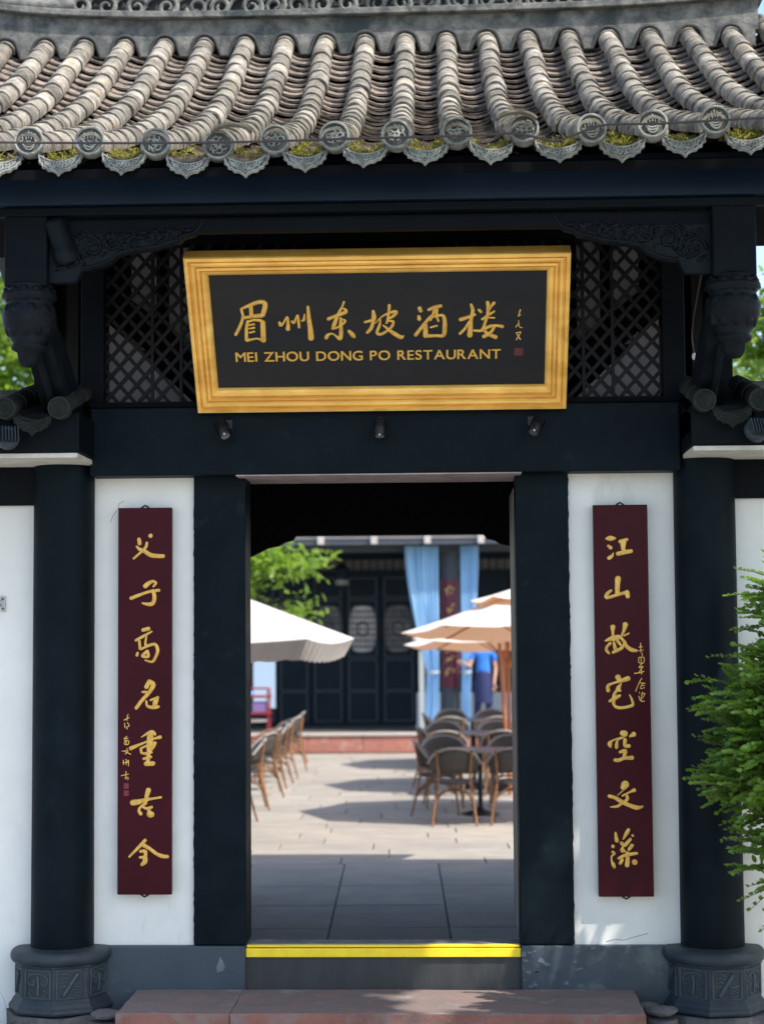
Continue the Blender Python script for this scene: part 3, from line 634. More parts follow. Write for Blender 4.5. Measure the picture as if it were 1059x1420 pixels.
def tile_mats(kind):
    lst = []
    if kind == 'cover':
        L_, s0, st = ARC[-1], .0, .222
        for i in range(NT):
            k = 0; s = s0
            while s < L_ - .05:
                y_, z_, a_ = at_arc(s)
                x_ = tx(i, y_) + R.uniform(-.005, .005) + (R.uniform(-.012, .012) if R.random() < .06 else 0); z_ += lift(x_, y_) + (R.uniform(0, .006) if R.random() < .08 else 0)
                y2, _, _ = at_arc(s + st)
                yaw = -math.atan2(tx(i, y2) - tx(i, y_), st) + R.uniform(-.015, .015)
                M = Matrix.Translation((x_, y_, z_ + .002)) @ Matrix.Rotation(yaw, 4, 'Z') @ Matrix.Rotation(a_ - .015 + R.uniform(-.008, .008), 4, 'X')
                lst.append((M, k)); s += st; k += 1
    else:
        st = .132
        for i in range(-1, NT):
            s = .02
            k = 0
            while s < ARC[-1] - .05:
                y_, z_, a_ = at_arc(s)
                xm = (tx(i, y_) + tx(i + 1, y_)) / 2 + R.uniform(-.008, .008); z_ += lift(xm, y_)
                rag = R.random() < .16
                M = Matrix.Translation((xm, y_ + R.uniform(-.012, .012), z_ - .026 + (R.uniform(0, .012) if rag else 0))) @ Matrix.Rotation(R.uniform(-.05, .05) * (3 if rag else 1), 4, 'Z') @ Matrix.Rotation(a_ - .17 + R.uniform(-.04, .04), 4, 'X') @ Matrix.Rotation(R.uniform(-.03, .03), 4, 'Y')
                lst.append((M, k)); s += st; k += 1
    return lst
CM = [cover_mesh(v) for v in range(4)]; PM = [pan_mesh(v) for v in range(4)]
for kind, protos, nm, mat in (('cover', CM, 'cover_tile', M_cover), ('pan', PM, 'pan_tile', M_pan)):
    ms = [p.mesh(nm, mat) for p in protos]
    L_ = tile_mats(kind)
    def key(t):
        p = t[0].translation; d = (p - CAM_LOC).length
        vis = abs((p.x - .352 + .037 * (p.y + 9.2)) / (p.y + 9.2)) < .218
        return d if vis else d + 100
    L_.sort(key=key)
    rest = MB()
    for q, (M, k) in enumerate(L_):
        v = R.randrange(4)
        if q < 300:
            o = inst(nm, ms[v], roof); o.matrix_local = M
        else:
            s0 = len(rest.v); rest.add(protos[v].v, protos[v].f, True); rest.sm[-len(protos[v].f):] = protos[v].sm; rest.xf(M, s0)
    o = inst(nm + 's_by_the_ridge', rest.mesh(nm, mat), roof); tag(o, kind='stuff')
# round end tiles with relief
def end_mesh(v):
    rng = random.Random(v); mb = MB()
    # body: axis along -y
    prof = [(.0665, .05), (.0675, 0), (.068, -.012), (.0655, -.0165), (.0585, -.0165), (.0565, -.012), (.0565, -.004), (.001, -.004)]
    vs = [(r * math.cos(2 * PI * j / 28), y_, r * math.sin(2 * PI * j / 28)) for r, y_ in prof for j in range(28)]
    mb.add(vs, [(i * 28 + j, i * 28 + (j + 1) % 28, (i + 1) * 28 + (j + 1) % 28, (i + 1) * 28 + j) for i in range(len(prof) - 3) for j in range(28)], True)
    i0 = len(prof) - 3
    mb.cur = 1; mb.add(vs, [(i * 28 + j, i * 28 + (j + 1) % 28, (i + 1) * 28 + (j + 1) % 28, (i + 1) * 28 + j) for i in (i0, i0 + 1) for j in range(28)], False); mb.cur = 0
    T = lambda u, w: (u, -.010, w)
    r = .0040
    if v < 2:      # stacked line emblem
        mb.tube([T(0, .046), T(0, .012)], r, 5); mb.tube([T(-.034, .028), T(.034, .028)], r, 5)
        for s in (-1, 1):
            mb.tube([T(s * .012, .040), T(s * .012, .008)], r * .8, 5); mb.tube([T(s * .028, .020), T(s * .026, .004), T(s * .040, .0)], r * .8, 5)
        for k in range(3):
            z = -.008 - k * .013; w = .040 - k * .008
            mb.tube([T(*p) for p in cr([(-w, z + .010), (-w * .45, z - .004), (0, z - .008), (w * .45, z - .004), (w, z + .010)], 3)], r, 5)
        mb.tube([T(-.009, .0), T(0, -.006), T(.009, .0)], r, 5)
    else:          # coiling beast emblem
        for k in range(6):
            a = k * PI / 3 + v
            pts, rr = swirl((.024 * math.cos(a), .024 * math.sin(a)), .019, .9, a * 2, .0045, T, flip=(-1) ** k); mb.tube(pts, rr, 5)
        pts, rr = swirl((0, 0), .016, 1.3, v, .006, T); mb.tube(pts, rr, 5)
        for k in range(5):
            a = rng.uniform(0, 6.3); mb.tube([T(.03 * math.cos(a), .03 * math.sin(a)), T(.046 * math.cos(a + .5), .046 * math.sin(a + .5))], .003, 5)
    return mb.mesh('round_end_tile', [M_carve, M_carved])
EM = [end_mesh(v) for v in range(5)]
ez = {4: 4.266, 5: 4.262, 6: 4.250, 7: 4.234, 8: 4.255, 9: 4.266, 10: 4.268, 11: 4.276, 12: 4.284, 13: 4.280, 14: 4.294, 15: 4.308}
for i in range(NT):
    v = (R.randrange(2) if (i < 6 or i > 12) else 2 + R.randrange(3))
    x_ = tx(i, -1.25)
    z_ = ez.get(i, 4.25 + lift(x_, -1.22)) 
    tag(inst('round_end_tile', EM[v], roof, (x_, -1.262, z_ - .002), (R.uniform(-.16, -.04), R.uniform(-.2, .2), R.uniform(-.10, .10))), None)
# drip tiles
def drip_mesh(v):
    rng = random.Random(v + 9); mb = MB()
    h = [(.100, .004), (.101, -.010), (.093, -.022), (.095, -.032), (.080, -.041), (.077, -.053), (.060, -.057), (.050, -.068), (.029, -.070), (.013, -.078), (0, -.092)]
    arc = [(x / 1000, -.030 + .034 * (x / 100) ** 2) for x in range(-90, 91, 15)]
    outl = h + [(-a, b) for a, b in h[-2::-1]] + arc
    n = len(outl)
    mb.prism(outl, -.006, .006)
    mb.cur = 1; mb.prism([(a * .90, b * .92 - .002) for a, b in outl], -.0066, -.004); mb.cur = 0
    T = lambda u, w: (u, -.008, w)
    rim = [(a * .96, b * .96 + .001) for a, b in h] + [(-a * .96, b * .96 + .001) for a, b in h[-2::-1]]
    mb.tube([T(*p) for p in rim], .0036, 5)
    mb.tube([T(x * .97, z - .004) for x, z in arc], .0038, 5)
    inner = [(a * .74, b * .74 - .006) for a, b in h] + [(-a * .74, b * .74 - .006) for a, b in h[-2::-1]]
    mb.tube([T(*p) for p in inner], .0028, 5)
    for k in range(8):
        mb.tube([T(-.06 + .015 * k, -.030), T(-.05 + .0135 * k, -.05)], .003, 4)
        u = -.055 + .0157 * k; w = -.036 - .018 * (1 - abs(u) / .06) + rng.uniform(-.006, .006)
        pts, rr = swirl((u, w), .011, 1, rng.uniform(0, 6), .0046, T, flip=(-1) ** k, n=8); mb.tube(pts, rr, 4)
    for k in range(7):
        u = rng.uniform(-.045, .045); mb.tube([T(u, -.03 - rng.uniform(.004, .02)), T(u + rng.uniform(-.012, .012), -.055)], .003, 4)
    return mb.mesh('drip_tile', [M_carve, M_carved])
DM = [drip_mesh(v) for v in range(3)]
for i in range(-1, NT):
    xm = (tx(i, -1.2) + tx(i + 1, -1.2)) / 2
    z_ = (ez.get(i, 4.25 + lift(xm, -1.22)) + ez.get(i + 1, 4.25 + lift(xm, -1.22))) / 2
    inst('drip_tile', DM[R.randrange(3)], roof, (xm + R.uniform(-.006, .006), -1.252, z_ - .056 + R.uniform(-.006, .004)), (R.uniform(-.55, -.36), R.uniform(-.06, .06), R.uniform(-.08, .08)), (R.uniform(.98, 1.06), 1, R.uniform(1.25, 1.42)))
# pan front sheet under the first tiles
# moss between the end tiles
mo = MB()
def mossclump(c, sp, n, hmax):
    for _ in range(n):
        b = c + Vector((R.gauss(0, sp), R.gauss(0, sp * 1.3), abs(R.gauss(0, sp * .35))))
        d = Vector((R.gauss(0, .8), R.gauss(-.2, .8), R.uniform(.1, 1.3))).normalized(); s_ = d.cross(Vector((R.gauss(0, 1), R.gauss(0, 1), R.gauss(0, .5)))).normalized()
        L = R.uniform(.006, hmax) ; w = R.uniform(.0016, .0042)
        mo.add([b - s_ * w, b + s_ * w, b + d * L + s_ * w * .3, b + d * L - s_ * w * .3], [(0, 1, 2, 3)])
for i in range(-1, NT):
    xm = (tx(i, -1.1) + tx(i + 1, -1.1)) / 2
    for _ in range(R.choice([5, 9, 12, 15, 18])):
        y_ = -1.23 + abs(R.gauss(0, .13)); u = R.uniform(-.085, .085)
        z_ = zprof(max(-1.26, y_)) + lift(xm, y_) - .034 - .030 * (1 - (u / .1) ** 2)
        mossclump(Vector((xm + u, y_, z_)), R.uniform(.010, .026), R.randint(25, 90), R.choice([.016, .022, .045]))
for i in range(0, NT):
    for s in (-1, 1):
        for _ in range(R.choice([0, 2, 3, 4, 5])):
            y0 = -1.1 + abs(R.gauss(0, .55))
            for q in range(R.randint(2, 6)):
                y_ = max(-1.2, min(2.4, y0 + R.gauss(0, .09)))
                mossclump(Vector((tx(i, y_) + s * (.062 + R.uniform(0, .015)), y_, zprof(y_) + lift(tx(i, y_), y_) - .035)), .010, R.randint(8, 30), .02)
tag(inst('moss', mo.mesh('moss', M_moss), G), 'yellow green moss and dry grass between the end tiles', kind='stuff')

# ridge: scalloped mortar band, cornice, scroll openwork
YR = 2.58
def rl_(x): return .010 * (abs(x) / 2.0) ** 4 * 3 + .006 * x
def scallop():
    lo = []
    for i in range(-1, NT):
        xa, xb = tx(i, YR), tx(i + 1, YR)
        if xa < -2.62 or xa > 2.5: continue
        zc = zprof(YR) + .0
        for k in range(9):
            t = math.radians(170 - 160 * k / 8); lo.append((xa + .082 * math.cos(t), zc + .012 + .082 * math.sin(t)))
        lo += [((xa + xb) / 2 - .03, zc - .055), ((xa + xb) / 2 + .03, zc - .055)]
    return lo
lo = scallop(); xl, xr = lo[0][0] - .02, lo[-1][0] + .02
topz = lambda x: 6.158 + rl_(x)
n_ = 30
tp = [(xl + (xr - xl) * k / n_, topz(xl + (xr - xl) * k / n_)) for k in range(n_, -1, -1)]
mb = MB()
for a, b in zip(lo, lo[1:]):
    ta, tb = topz(a[0]), topz(b[0])
    mb.add([(a[0], YR, a[1]), (b[0], YR, b[1]), (b[0], YR, tb), (a[0], YR, ta), (a[0], YR + .45, a[1]), (b[0], YR + .45, b[1])],
           [(0, 1, 2, 3), (1, 0, 4, 5)])
mb.box(xl, xl + .02, YR + .002, 3.0, 6.02, topz(xl) - .004)
mb.box(xr - .02, xr, YR + .002, 3.0, 6.02, topz(xr) - .004)
mb.box(xl + .03, xr - .03, YR + .03, 3.1, 6.05, 6.14)
ridge = mb.build('ridge', M_ridge, G)
mb = MB().tube([(a, YR - .004, b) for a, b in lo], .013, 6)
mb.build('mortar_edge', M_mortar, ridge)
def sweepbox(y0, y1, z0, z1, xa, xb, f, n=40):
    mb = MB(); vs = []
    for k in range(n + 1):
        x = xa + (xb - xa) * k / n; d = f(x)
        vs += [(x, y0, z0 + d), (x, y1, z0 + d), (x, y1, z1 + d), (x, y0, z1 + d)]
    fs = [(k * 4 + j, k * 4 + (j + 1) % 4, k * 4 + 4 + (j + 1) % 4, k * 4 + 4 + j) for k in range(n) for j in range(4)]
    mb.add(vs, fs + [(0, 1, 2, 3), (n * 4 + 3, n * 4 + 2, n * 4 + 1, n * 4)]); return mb
sweepbox(YR - .05, 3.1, 6.160, 6.205, xl - .05, xr + .05, rl_).build('ridge_cornice', M_ridge, ridge, bev=.006)
sweepbox(YR + .02, 3.08, 6.148, 6.1595, xl, xr, rl_).build('cornice_shadow_gap', M_mortar, ridge)
sweepbox(YR + .16, YR + .26, 6.205, 6.68, -2.15, xr, rl_).build('ridge_backing', M_mortar, ridge)
P3 = lambda u, v: (u, YR + .12, v)
k = 0; x = -2.45
while x < 2.35:
    mb = MB(); base = 6.20 + rl_(x)
    w = R.uniform(.15, .21)
    pts, rr = swirl((x, base + .085), .075, 1.35, R.uniform(0, 6), .020, P3, 6, 18, (-1) ** k, .75); mb.tube(pts, rr, 6)
    pts, rr = swirl((x + w * .5, base + .20), .07, 1.2, R.uniform(0, 6), .017, P3, 6, 16, -(-1) ** k, .75); mb.tube(pts, rr, 6)
    mb.tube([P3(*p) for p in cr([(x - .08, base + .02), (x + .02, base + .03), (x + .08, base + .13), (x + .16, base + .16)], 4)], .014, 6)
    mb.tube([P3(*p) for p in cr([(x - .06, base + .30), (x + .03, base + .24), (x + .08, base + .33), (x + .18, base + .30)], 4)], .014, 6)
    mb.build('ridge_scroll', M_ridge, ridge); x += w; k += 1
sweepbox(YR + .05, YR + .25, 6.60, 6.68, -2.5, xr, rl_).build('ridge_crest', M_ridge, ridge, bev=.01)
for s, xe in ((-1, xl), (1, xr)):
    pts = cr([(xe + (-s) * .55, 6.30), (xe + (-s) * .2, 6.31), (xe + s * .10, 6.42), (xe + s * .30, 6.70), (xe + s * .38, 7.0)], 5)
    MB().tube([(a, YR + .1, b) for a, b in pts], [.05 + .02 * (i / len(pts)) for i in range(len(pts))], 8).build('upturned_finial', M_ridge, ridge)
    # verge tiles running down the gable end
    pts = [(xe + s * .11, y_, zprof(y_) - .02) for y_ in (2.8, 2.5, 2.0, 1.4, .8, .2, -.5, -1.1)]
    MB().tube(pts, .085, 8).build('verge_tile', M_ridge, ridge)

M_copshade = mk('shaded_coping_tile', (.032, .036, .032), (.02, .024, .022), scale=14, rough=.85, bump=.6, bscale=70, rnd=.2, spec=.15, c3=(.08, .085, .075), s3=9, t3=.66)  # coping tiles recoloured dark; the shade under the eave is in the colour
def recolour(me, mat):
    m_ = me.copy()
    for i in range(len(m_.materials)): m_.materials[i] = mat
    return m_
KC, KP = recolour(bpy.data.meshes['cover_tile'], M_copshade), recolour(bpy.data.meshes['pan_tile'], M_copshade)
KE, KD = [recolour(e, M_copshade) for e in EM], [recolour(e, M_copshade) for e in DM]
# ------------------------------------------------------------------ side walls with small tiled copings
for s in (-1, 1):
    W = empty('side_wall', (s * 1.65, 0, 0))
    tag(W, 'white plaster garden wall with tiled coping, left of the gate' if s < 0 else 'white plaster garden wall with tiled coping, right of the gate behind the shrub', 'wall')
    bx = lambda a, b, *r: MB().box(min(s * a, s * b), max(s * a, s * b), *r)
    bx(.10, 6, .0, .2, 0, 2.71).build('plaster', M_plaster, W)
    bx(.10, 6, -.035, .2, 2.71, 2.93).build('dark_band', M_wood, W, bev=.004)
    bx(-.20 if s < 0 else -.12, 6, -.52, -.05, 2.905, 2.928).build('cream_fillet', M_trim, W, bev=.003)
    bx(-.21 if s < 0 else -.13, 6, -.53, -.06, 2.932, 3.125).build('coping_fascia', M_wood, W, bev=.006)
    bx(-.21 if s < 0 else -.13, 6, -.06, .1, 2.932, 3.20).build('coping_core', M_gap, W)
    cp = MB().prism([(-.5, 3.08), (0, 3.22), (.5, 3.08), (.5, 3.0), (-.5, 3.0)], -.13 if s > 0 else -6, 6 if s > 0 else .13, 'x').build('coping', M_gap, W)
    for i in range(16):
        xx = s * (-.075 + .262 * i) if s > 0 else s * (-.13 + .262 * i)
        if abs(xx) > 4: continue
        for q in range(3):
            o = inst('cover_tile', KC, cp, (xx, -.60 + q * .2, 3.135 + q * .052), (.25, 0, 0), (.80, .95, .80))
        o = inst('round_end_tile', KE[i % 5], cp, (xx, -.61, 3.137), (0, 0, 0), (.80, 1, .80))
        x2 = xx + s * .131
        for q in range(4):
            inst('pan_tile', KP, cp, (x2, -.56 + q * .13, 3.12 + q * .034), (.30, 0, 0), (.95, 1, .95))
        inst('drip_tile', KD[i % 3], cp, (x2, -.60, 3.10), (-.15, 0, 0), (.95, 1, 1.1))
    bx(.16, 6, -.08, .08, 3.25, 3.30).build('coping_ridge', M_ridge, W)

# ================================================================== THINGS ON THE GATE
# name board
th_ = math.atan2(.51, .685)
S = empty('name_board', (.02, -.17, 3.182)); S.rotation_euler = (th_, 0, 0)
tag(S, 'black name board with gold frame and gilded Chinese and English lettering above the doorway', 'sign board')
HW, HH = .925, .854
MB().box(-HW + .06, HW - .06, -.004, .03, .06, HH - .06).build('panel', M_signp, S)
prof = [(0, .03), (0, -.046), (.004, -.054), (.020, -.056), (.0235, -.040), (.027, -.040), (.030, -.050), (.038, -.055), (.047, -.053), (.052, -.046), (.0545, -.032), (.0575, -.032), (.060, -.042), (.072, -.044), (.0745, -.026), (.078, -.026), (.081, -.034), (.094, -.030), (.104, -.022), (.110, -.012), (.110, 0.0)]
def fcorner(d, e=0): return [(-HW + d, d * 1.1), (HW - d, d * 1.1), (HW - d, HH - d), (-HW + d, HH - d)]
for side in range(4):
    vs = []
    for d, y_ in prof:
        c = fcorner(d); a, b = c[side], c[(side + 1) % 4]
        vs += [(a[0], y_, a[1]), (b[0], y_, b[1])]
    n_ = len(prof)
    mb = MB().add(vs, [(i * 2, i * 2 + 1, i * 2 + 3, i * 2 + 2) for i in range(n_ - 1)])
    mb.add([vs[0], vs[1], vs[-1], vs[-2]], [(0, 1, 2, 3)])
    mb.build('frame_rail', M_gold, S)
MB().prism([(-HW + .113, .127), (HW - .113, .127), (HW - .113, HH - .113), (-HW + .113, HH - .113)], -.0052, -.0045).build('panel_face', M_signp, S)
names = ['character'] * 6 + ['signature']
for nm, st in zip(names, ST_SIGN):
    mb = MB(); brush(mb, st, hgt=.010 if nm == 'character' else .004, fat=1.18 if nm == 'character' else 1.0)
    mb.v = [(a, b - .0055, c) for a, b, c in mb.v]
    mb.build(nm, M_gold2 if nm == 'character' else M_gold, S)
MB().box(.663, .706, -.008, -.0055, .283, .326).build('seal', M_seal, S)
# English lettering, one mesh per letter
TXT = 'MEI ZHOU DONG PO RESTAURANT'
def textmesh(t, name='letter', ext=.003, off=.0):
    cu = bpy.data.curves.new(name, 'FONT'); cu.body = t; cu.size = 1; cu.extrude = ext; cu.offset = off
    o = bpy.data.objects.new('tmp_text', cu); COL.objects.link(o)
    bpy.context.view_layer.update()
    dg = bpy.context.evaluated_depsgraph_get()
    me = bpy.data.meshes.new_from_object(o.evaluated_get(dg))
    bpy.data.objects.remove(o); bpy.data.curves.remove(cu)
    me.name = name
    bm = bmesh.new(); bm.from_mesh(me); geo = []
    for k_, (dx, dy, dz) in enumerate(((.016, .008, .0008), (-.016, -.008, .0016), (-.016, .008, .0022))):
        b2 = bmesh.new(); b2.from_mesh(me); bmesh.ops.translate(b2, verts=b2.verts, vec=(dx, dy, dz)); tmp_ = bpy.data.meshes.new('t'); b2.to_mesh(tmp_); b2.free(); bm.from_mesh(tmp_); bpy.data.meshes.remove(tmp_)
    bm.to_mesh(me); bm.free()
    xs = [v.co.x for v in me.vertices] or [0]
    return me, min(xs), max(xs)
adv = {}
px = 0; place = []
for ch in TXT:
    if ch == ' ': px += .36; continue
    me, a, b = textmesh(ch)
    place.append((me, px - a)); px += (b - a) + .085
tot = px - .085
sx = (.597 + .716) / tot; sz = .0545 / .729
for me, x_ in place:
    me.materials.append(M_gold2)
    o = inst('letter', me, S, (-.716 + x_ * sx, -.0085, .2705), (PI / 2, 0, 0), (sx, sz, 1.0))

# couplet boards
for lab, cx, zc, st, boardlab in (('L', -1.196, 1.712, ST_LEFT, 'tall narrow maroon couplet board with gold calligraphy on the white bay left of the doorway'),
                                  ('R', 1.218, 1.70, ST_RIGHT, 'tall narrow maroon couplet board with gold calligraphy on the white bay right of the doorway')):
    B = empty('couplet_board', (cx, -.05, zc)); tag(B, boardlab, 'couplet board', 'pair of couplet boards flanking the doorway')
    hw, hh = (.1375, .977) if lab == 'L' else (.137, .98)
    MB().box(-hw, hw, -.012, .022, -hh, hh).build('board', M_maroon, B, bev=.003)
    for zz in (hh, -hh):
        MB().tube([(-.02, 0, zz), (0, -.005, zz + math.copysign(.012, zz)), (.02, 0, zz)], .005, 6).build('hook', M_metal, B)
    MB().box(-.02, .02, .0221, .05, .6, .64).build('wall_bracket', M_metal, B)
    MB().box(-.02, .02, .0221, .05, -.64, -.6).build('wall_bracket', M_metal, B)
    for k, s_ in enumerate(st):
        mb = MB(); brush(mb, s_, hgt=.006 if k < 7 else .0025, fat=1.05)
        mb.v = [(a, b - .0125, c) for a, b, c in mb.v]
        mb.build('character' if k < 7 else 'inscription', M_gold2 if k < 7 else M_gold, B)
    if lab == 'L':
        M_sealb = mk('board_seal', (.17, .012, .03), rough=.4)
        for z_ in (-.4326, -.469): MB().box(-.105, -.080, -.0142, -.0125, z_ - .014, z_ + .014).build('seal', M_sealb, B)

# spotlights on the lintel
def spot(x, z, tilt, lab, yaw=0):
    L = empty('spotlight', (x, -.155, z)); tag(L, lab, 'spotlight', 'small black spotlights under the name board')
    MB().box(-.03, .03, -.012, 0, .0, .05).build('mount_plate', M_metal, L, bev=.003)
    MB().tube([(0, -.01, .03), (0, -.05, .03), (.012 * yaw, -.075, .0)], .009, 6).build('arm', M_metal, L)
    h = MB().lathe([(.024, -.05), (.028, -.045), (.028, .03), (.022, .045), (.012, .05)], (0, 0, 0), 14).build('lamp_head', M_metal, L, (.012 * yaw, -.085, -.005), (tilt, .45 * yaw, 0))
    mb = MB()
    for k in range(4): mb.lathe([(.033, -.002 + .012 * k), (.033, .002 + .012 * k)], (0, 0, 0), 14)
    mb.build('cooling_fins', M_metal, h)
    MB().lathe([(.001, -.0515), (.023, -.0515)], (0, 0, 0), 14, cap=False).build('lens', M_panedim, h)
    MB().ball((.0, -.024, -.052), .005, 5).build('screw', M_whitep, h)
    return L
spot(-.765, 3.075, -.5, 'small black spotlight below the left corner of the gold name board', -1)
spot(.013, 3.075, -.3, 'small black spotlight on the beam below the middle of the name board', 0)
spot(.783, 3.075, -.5, 'small black spotlight below the right corner of the gold name board', 1)
# barrel lamp under the left eave
E_ = empty('eave_lamp', (-1.455, -.97, 3.93)); tag(E_, 'black barrel lamp hanging beside the carved bracket at the upper left', 'lamp')
h = MB().lathe([(.052, -.16), (.058, -.155), (.058, -.10), (.050, -.095), (.050, .03), (.04, .05), (.001, .055)], (0, 0, 0), 20, cap=False).build('lamp_head', M_carvw, E_, (0, 0, 0), (.35, -.25, 0))
MB().lathe([(.001, -.150), (.030, -.150), (.034, -.158), (.045, -.156)], (0, 0, 0), 20, cap=False).build('lens', mk('lamp_lens', (.05, .055, .06), rough=.15, spec=.7), h)
MB().tube([(0, .02, 0), (0, .04, .06), (0, .06, .10)], .012, 6).build('arm', M_metal, E_)
# finned lamps at the coping ends
for x, z, lab in ((-1.765, 2.995, 'round finned floodlight hanging under the left wall coping'), (1.815, 2.99, 'round finned floodlight hanging under the right wall coping')):
    F = empty('floodlight', (x, -.63, z)); tag(F, lab, 'floodlight', 'finned floodlights on the side wall copings')
    h = MB().lathe([(.046, -.03), (.056, -.025), (.058, .0), (.05, .012)], (0, 0, 0), 20).build('lamp_head', M_basestone, F, (0, 0, 0), (1.15, 0, .35))
    fm = MB()
    for k in range(7): fm.box(-.045 + .015 * k - .0025, -.045 + .015 * k + .0025, -.035, .035, .012, .05)
    fm.build('cooling_fins', M_basestone, h)
    MB().tube([(0, .03, .03), (0, .07, .07), (0, .10, .09)], .010, 6).build('arm', M_metal, F)
# cable with white end
c_ = MB().tube(cr([(1.585, -.97, 3.98), (1.583, -.40, 3.70), (1.588, -.12, 3.55), (1.60, -.10, 3.44)], 5), .004, 5)
C_ = c_.build('hanging_cable', M_cable); tag(C_, 'thin black cable hanging down the post right of the lattice, ending in a white plug', 'cable')
MB().ball((1.60, -.105, 3.425), .013, 8, (1, 1, 1.5)).build('plug', M_whitep, C_)
# cable along the eaves
pts = cr([(-3.2, -1.36, 4.30), (-1.9, -1.36, 4.245), (-1.2, -1.37, 4.222), (-.62, -1.37, 4.215), (0, -1.37, 4.222), (.48, -1.37, 4.226), (.66, -1.37, 4.232), (.82, -1.36, 4.20), (.88, -1.36, 4.208), (1.05, -1.37, 4.262), (1.3, -1.37, 4.265), (1.8, -1.37, 4.285), (3, -1.37, 4.33)], 8)
tag(MB().tube(pts, .0055, 6).build('eave_cable', M_cable), 'thin brown cable strung across the tile ends along the whole eave', 'cable')
for x, lab in ((-.60, 'loose curved tile cap lying across the eave left of centre'), (.672, 'loose curved tile cap lying over an end tile right of centre')):
    mb = MB(); vs = []
    for y_ in (0, .05):
        for j in range(13):
            t = math.radians(28 + 124 * j / 12); vs.append((.098 * math.cos(t), y_, .058 * math.sin(t) - .022))
            vs.append((.104 * math.cos(t), y_, .068 * math.sin(t) - .022))
    fs = []
    for j in range(12):
        a = 2 * j; b_ = a + 26
        fs += [(a, a + 2, a + 3, a + 1), (b_, b_ + 1, b_ + 3, b_ + 2), (a + 1, a + 3, b_ + 3, b_ + 1), (a, b_, b_ + 2, a + 2)]
    o = mb.add(vs, fs, False).build('tile_cap', mk('grey_cap', (.20, .185, .14), (.13, .12, .10), scale=20, rough=.8, bump=.3), None, (x, -1.33, 4.306 if x > 0 else 4.272)); tag(o, lab, 'tile cap')
# white lamp at right eave end
o = MB().lathe([(.001, 0), (.03, .004), (.045, .02), (.04, .04), (.02, .05)], (0, 0, 0), 16, cap=False).build('bulkhead_lamp', M_whitep, None, (1.86, -1.02, 3.985), (0, .3, 0)); tag(o, 'small white round lamp under the eave at the right picture edge', 'lamp')
# metal bracket fixture at left edge
F = empty('wall_bracket', (-1.955, -.006, 2.205)); tag(F, 'small grey metal bracket screwed to the plaster at the left picture edge', 'bracket')
MB().box(.008, .03, -.006, .006, -.04, .04).build('plate', mk('zinc', (.42, .42, .40), rough=.4, metal=.5), F, bev=.002)
MB().box(-.12, .008, -.05, .0, -.012, .0).build('shelf_arm', MATS['zinc'], F, bev=.002)
MB().tube([(-.10, -.03, 0), (-.05, -.03, .05), (0.01, -.01, .02)], .006, 6).build('stay', MATS['zinc'], F)
for z_ in (-.025, .025): MB().ball((.019, -.008, z_), .005, 5).build('screw', M_metal, F)

# red sandstone step in front of the threshold
ST = empty('stone_step', (0, -.3, 0)); tag(ST, 'long red sandstone step below the yellow edged threshold', 'step')
def block(x0, x1, nm='step_block'):
    bm = bmesh.new(); bmesh.ops.create_cube(bm, size=1)
    bmesh.ops.scale(bm, vec=(x1 - x0, .585, .264), verts=bm.verts)
    bmesh.ops.subdivide_edges(bm, edges=bm.edges, cuts=9, use_grid_fill=True)
    for v in bm.verts:
        n_ = noise.noise(Vector((v.co.x * 3 + x0 * 7, v.co.y * 9, v.co.z * 9)))
        v.co += v.normal * n_ * .006
    me = bpy.data.meshes.new(nm); bm.to_mesh(me); bm.free(); me.materials.append(M_sand); me.materials.append(M_sandtop)
    for p in me.polygons: p.use_smooth = False; p.material_index = 1 if p.normal.z > .7 else 0
    o = inst(nm, me, ST, ((x0 + x1) / 2, -.035 - .01, .132))
    b = o.modifiers.new('edge', 'BEVEL'); b.width = .005; b.segments = 2; b.limit_method = 'ANGLE'; b.angle_limit = .9
block(-1.235, -.6975); block(-.6965, 1.245)

# rubble and grass at the foot of the wall
for x, y_, s_, lab in ((1.36, -.28, .06, 'broken grey stone wedged between the step and the right column base'), (1.30, -.17, .05, 'small rough stone against the plinth right of the step'), (-1.34, -.36, .06, 'flat grey stone between the left column base and the step'), (-1.90, -.50, .07, 'mossy stone at the lower left corner by the column base')):
    bm = bmesh.new(); bmesh.ops.create_icosphere(bm, subdivisions=2, radius=s_)
    for v in bm.verts: v.co = Vector((v.co.x * 1.3, v.co.y, v.co.z * .42)) * (1 + .35 * noise.noise(v.co * 14 + Vector((x * 9, 0, 0))))
    me = bpy.data.meshes.new('loose_stone'); bm.to_mesh(me); bm.free(); me.materials.append(M_rubble)
    o = inst('loose_stone', me, None, (x, y_, .205 if abs(x) < 1.5 else .12)); tag(o, lab, 'stone')
    MB().lathe([(.09, 0), (.075, .17 if abs(x) < 1.5 else .06)], (0, 0, 0), 9).build('bedding', M_rubble, o, (0, 0, -.205 if abs(x) < 1.5 else -.12))
gr = MB()
for _ in range(90):
    a = R.uniform(0, 6.3); b0 = Vector((-1.93 + R.gauss(0, .04), -.33 + R.gauss(0, .05), .0)); H_ = R.uniform(.14, .42); ln = R.uniform(.05, .20)
    d = Vector((math.cos(a), math.sin(a) * .6, 0)); prev = None; w = Vector((-d.y, d.x, 0)) * .0028
    for k in range(6):
        t = k / 5; p = b0 + d * ln * t * t + Vector((0, 0, H_ * (1.5 * t - .75 * t * t)))
        ww = w * (1 - t * .9)
        if prev: gr.add([prev[0], prev[1], p + ww, p - ww], [(0, 1, 2, 3)])
        prev = (p - ww, p + ww)
o = inst('grass_tuft', gr.mesh('grass_tuft', mk('dry_grass', (.10, .10, .07), (.05, .065, .035), scale=30, rough=.8, pos=True))); tag(o, 'wiry grass tuft at the foot of the left column base', 'grass')

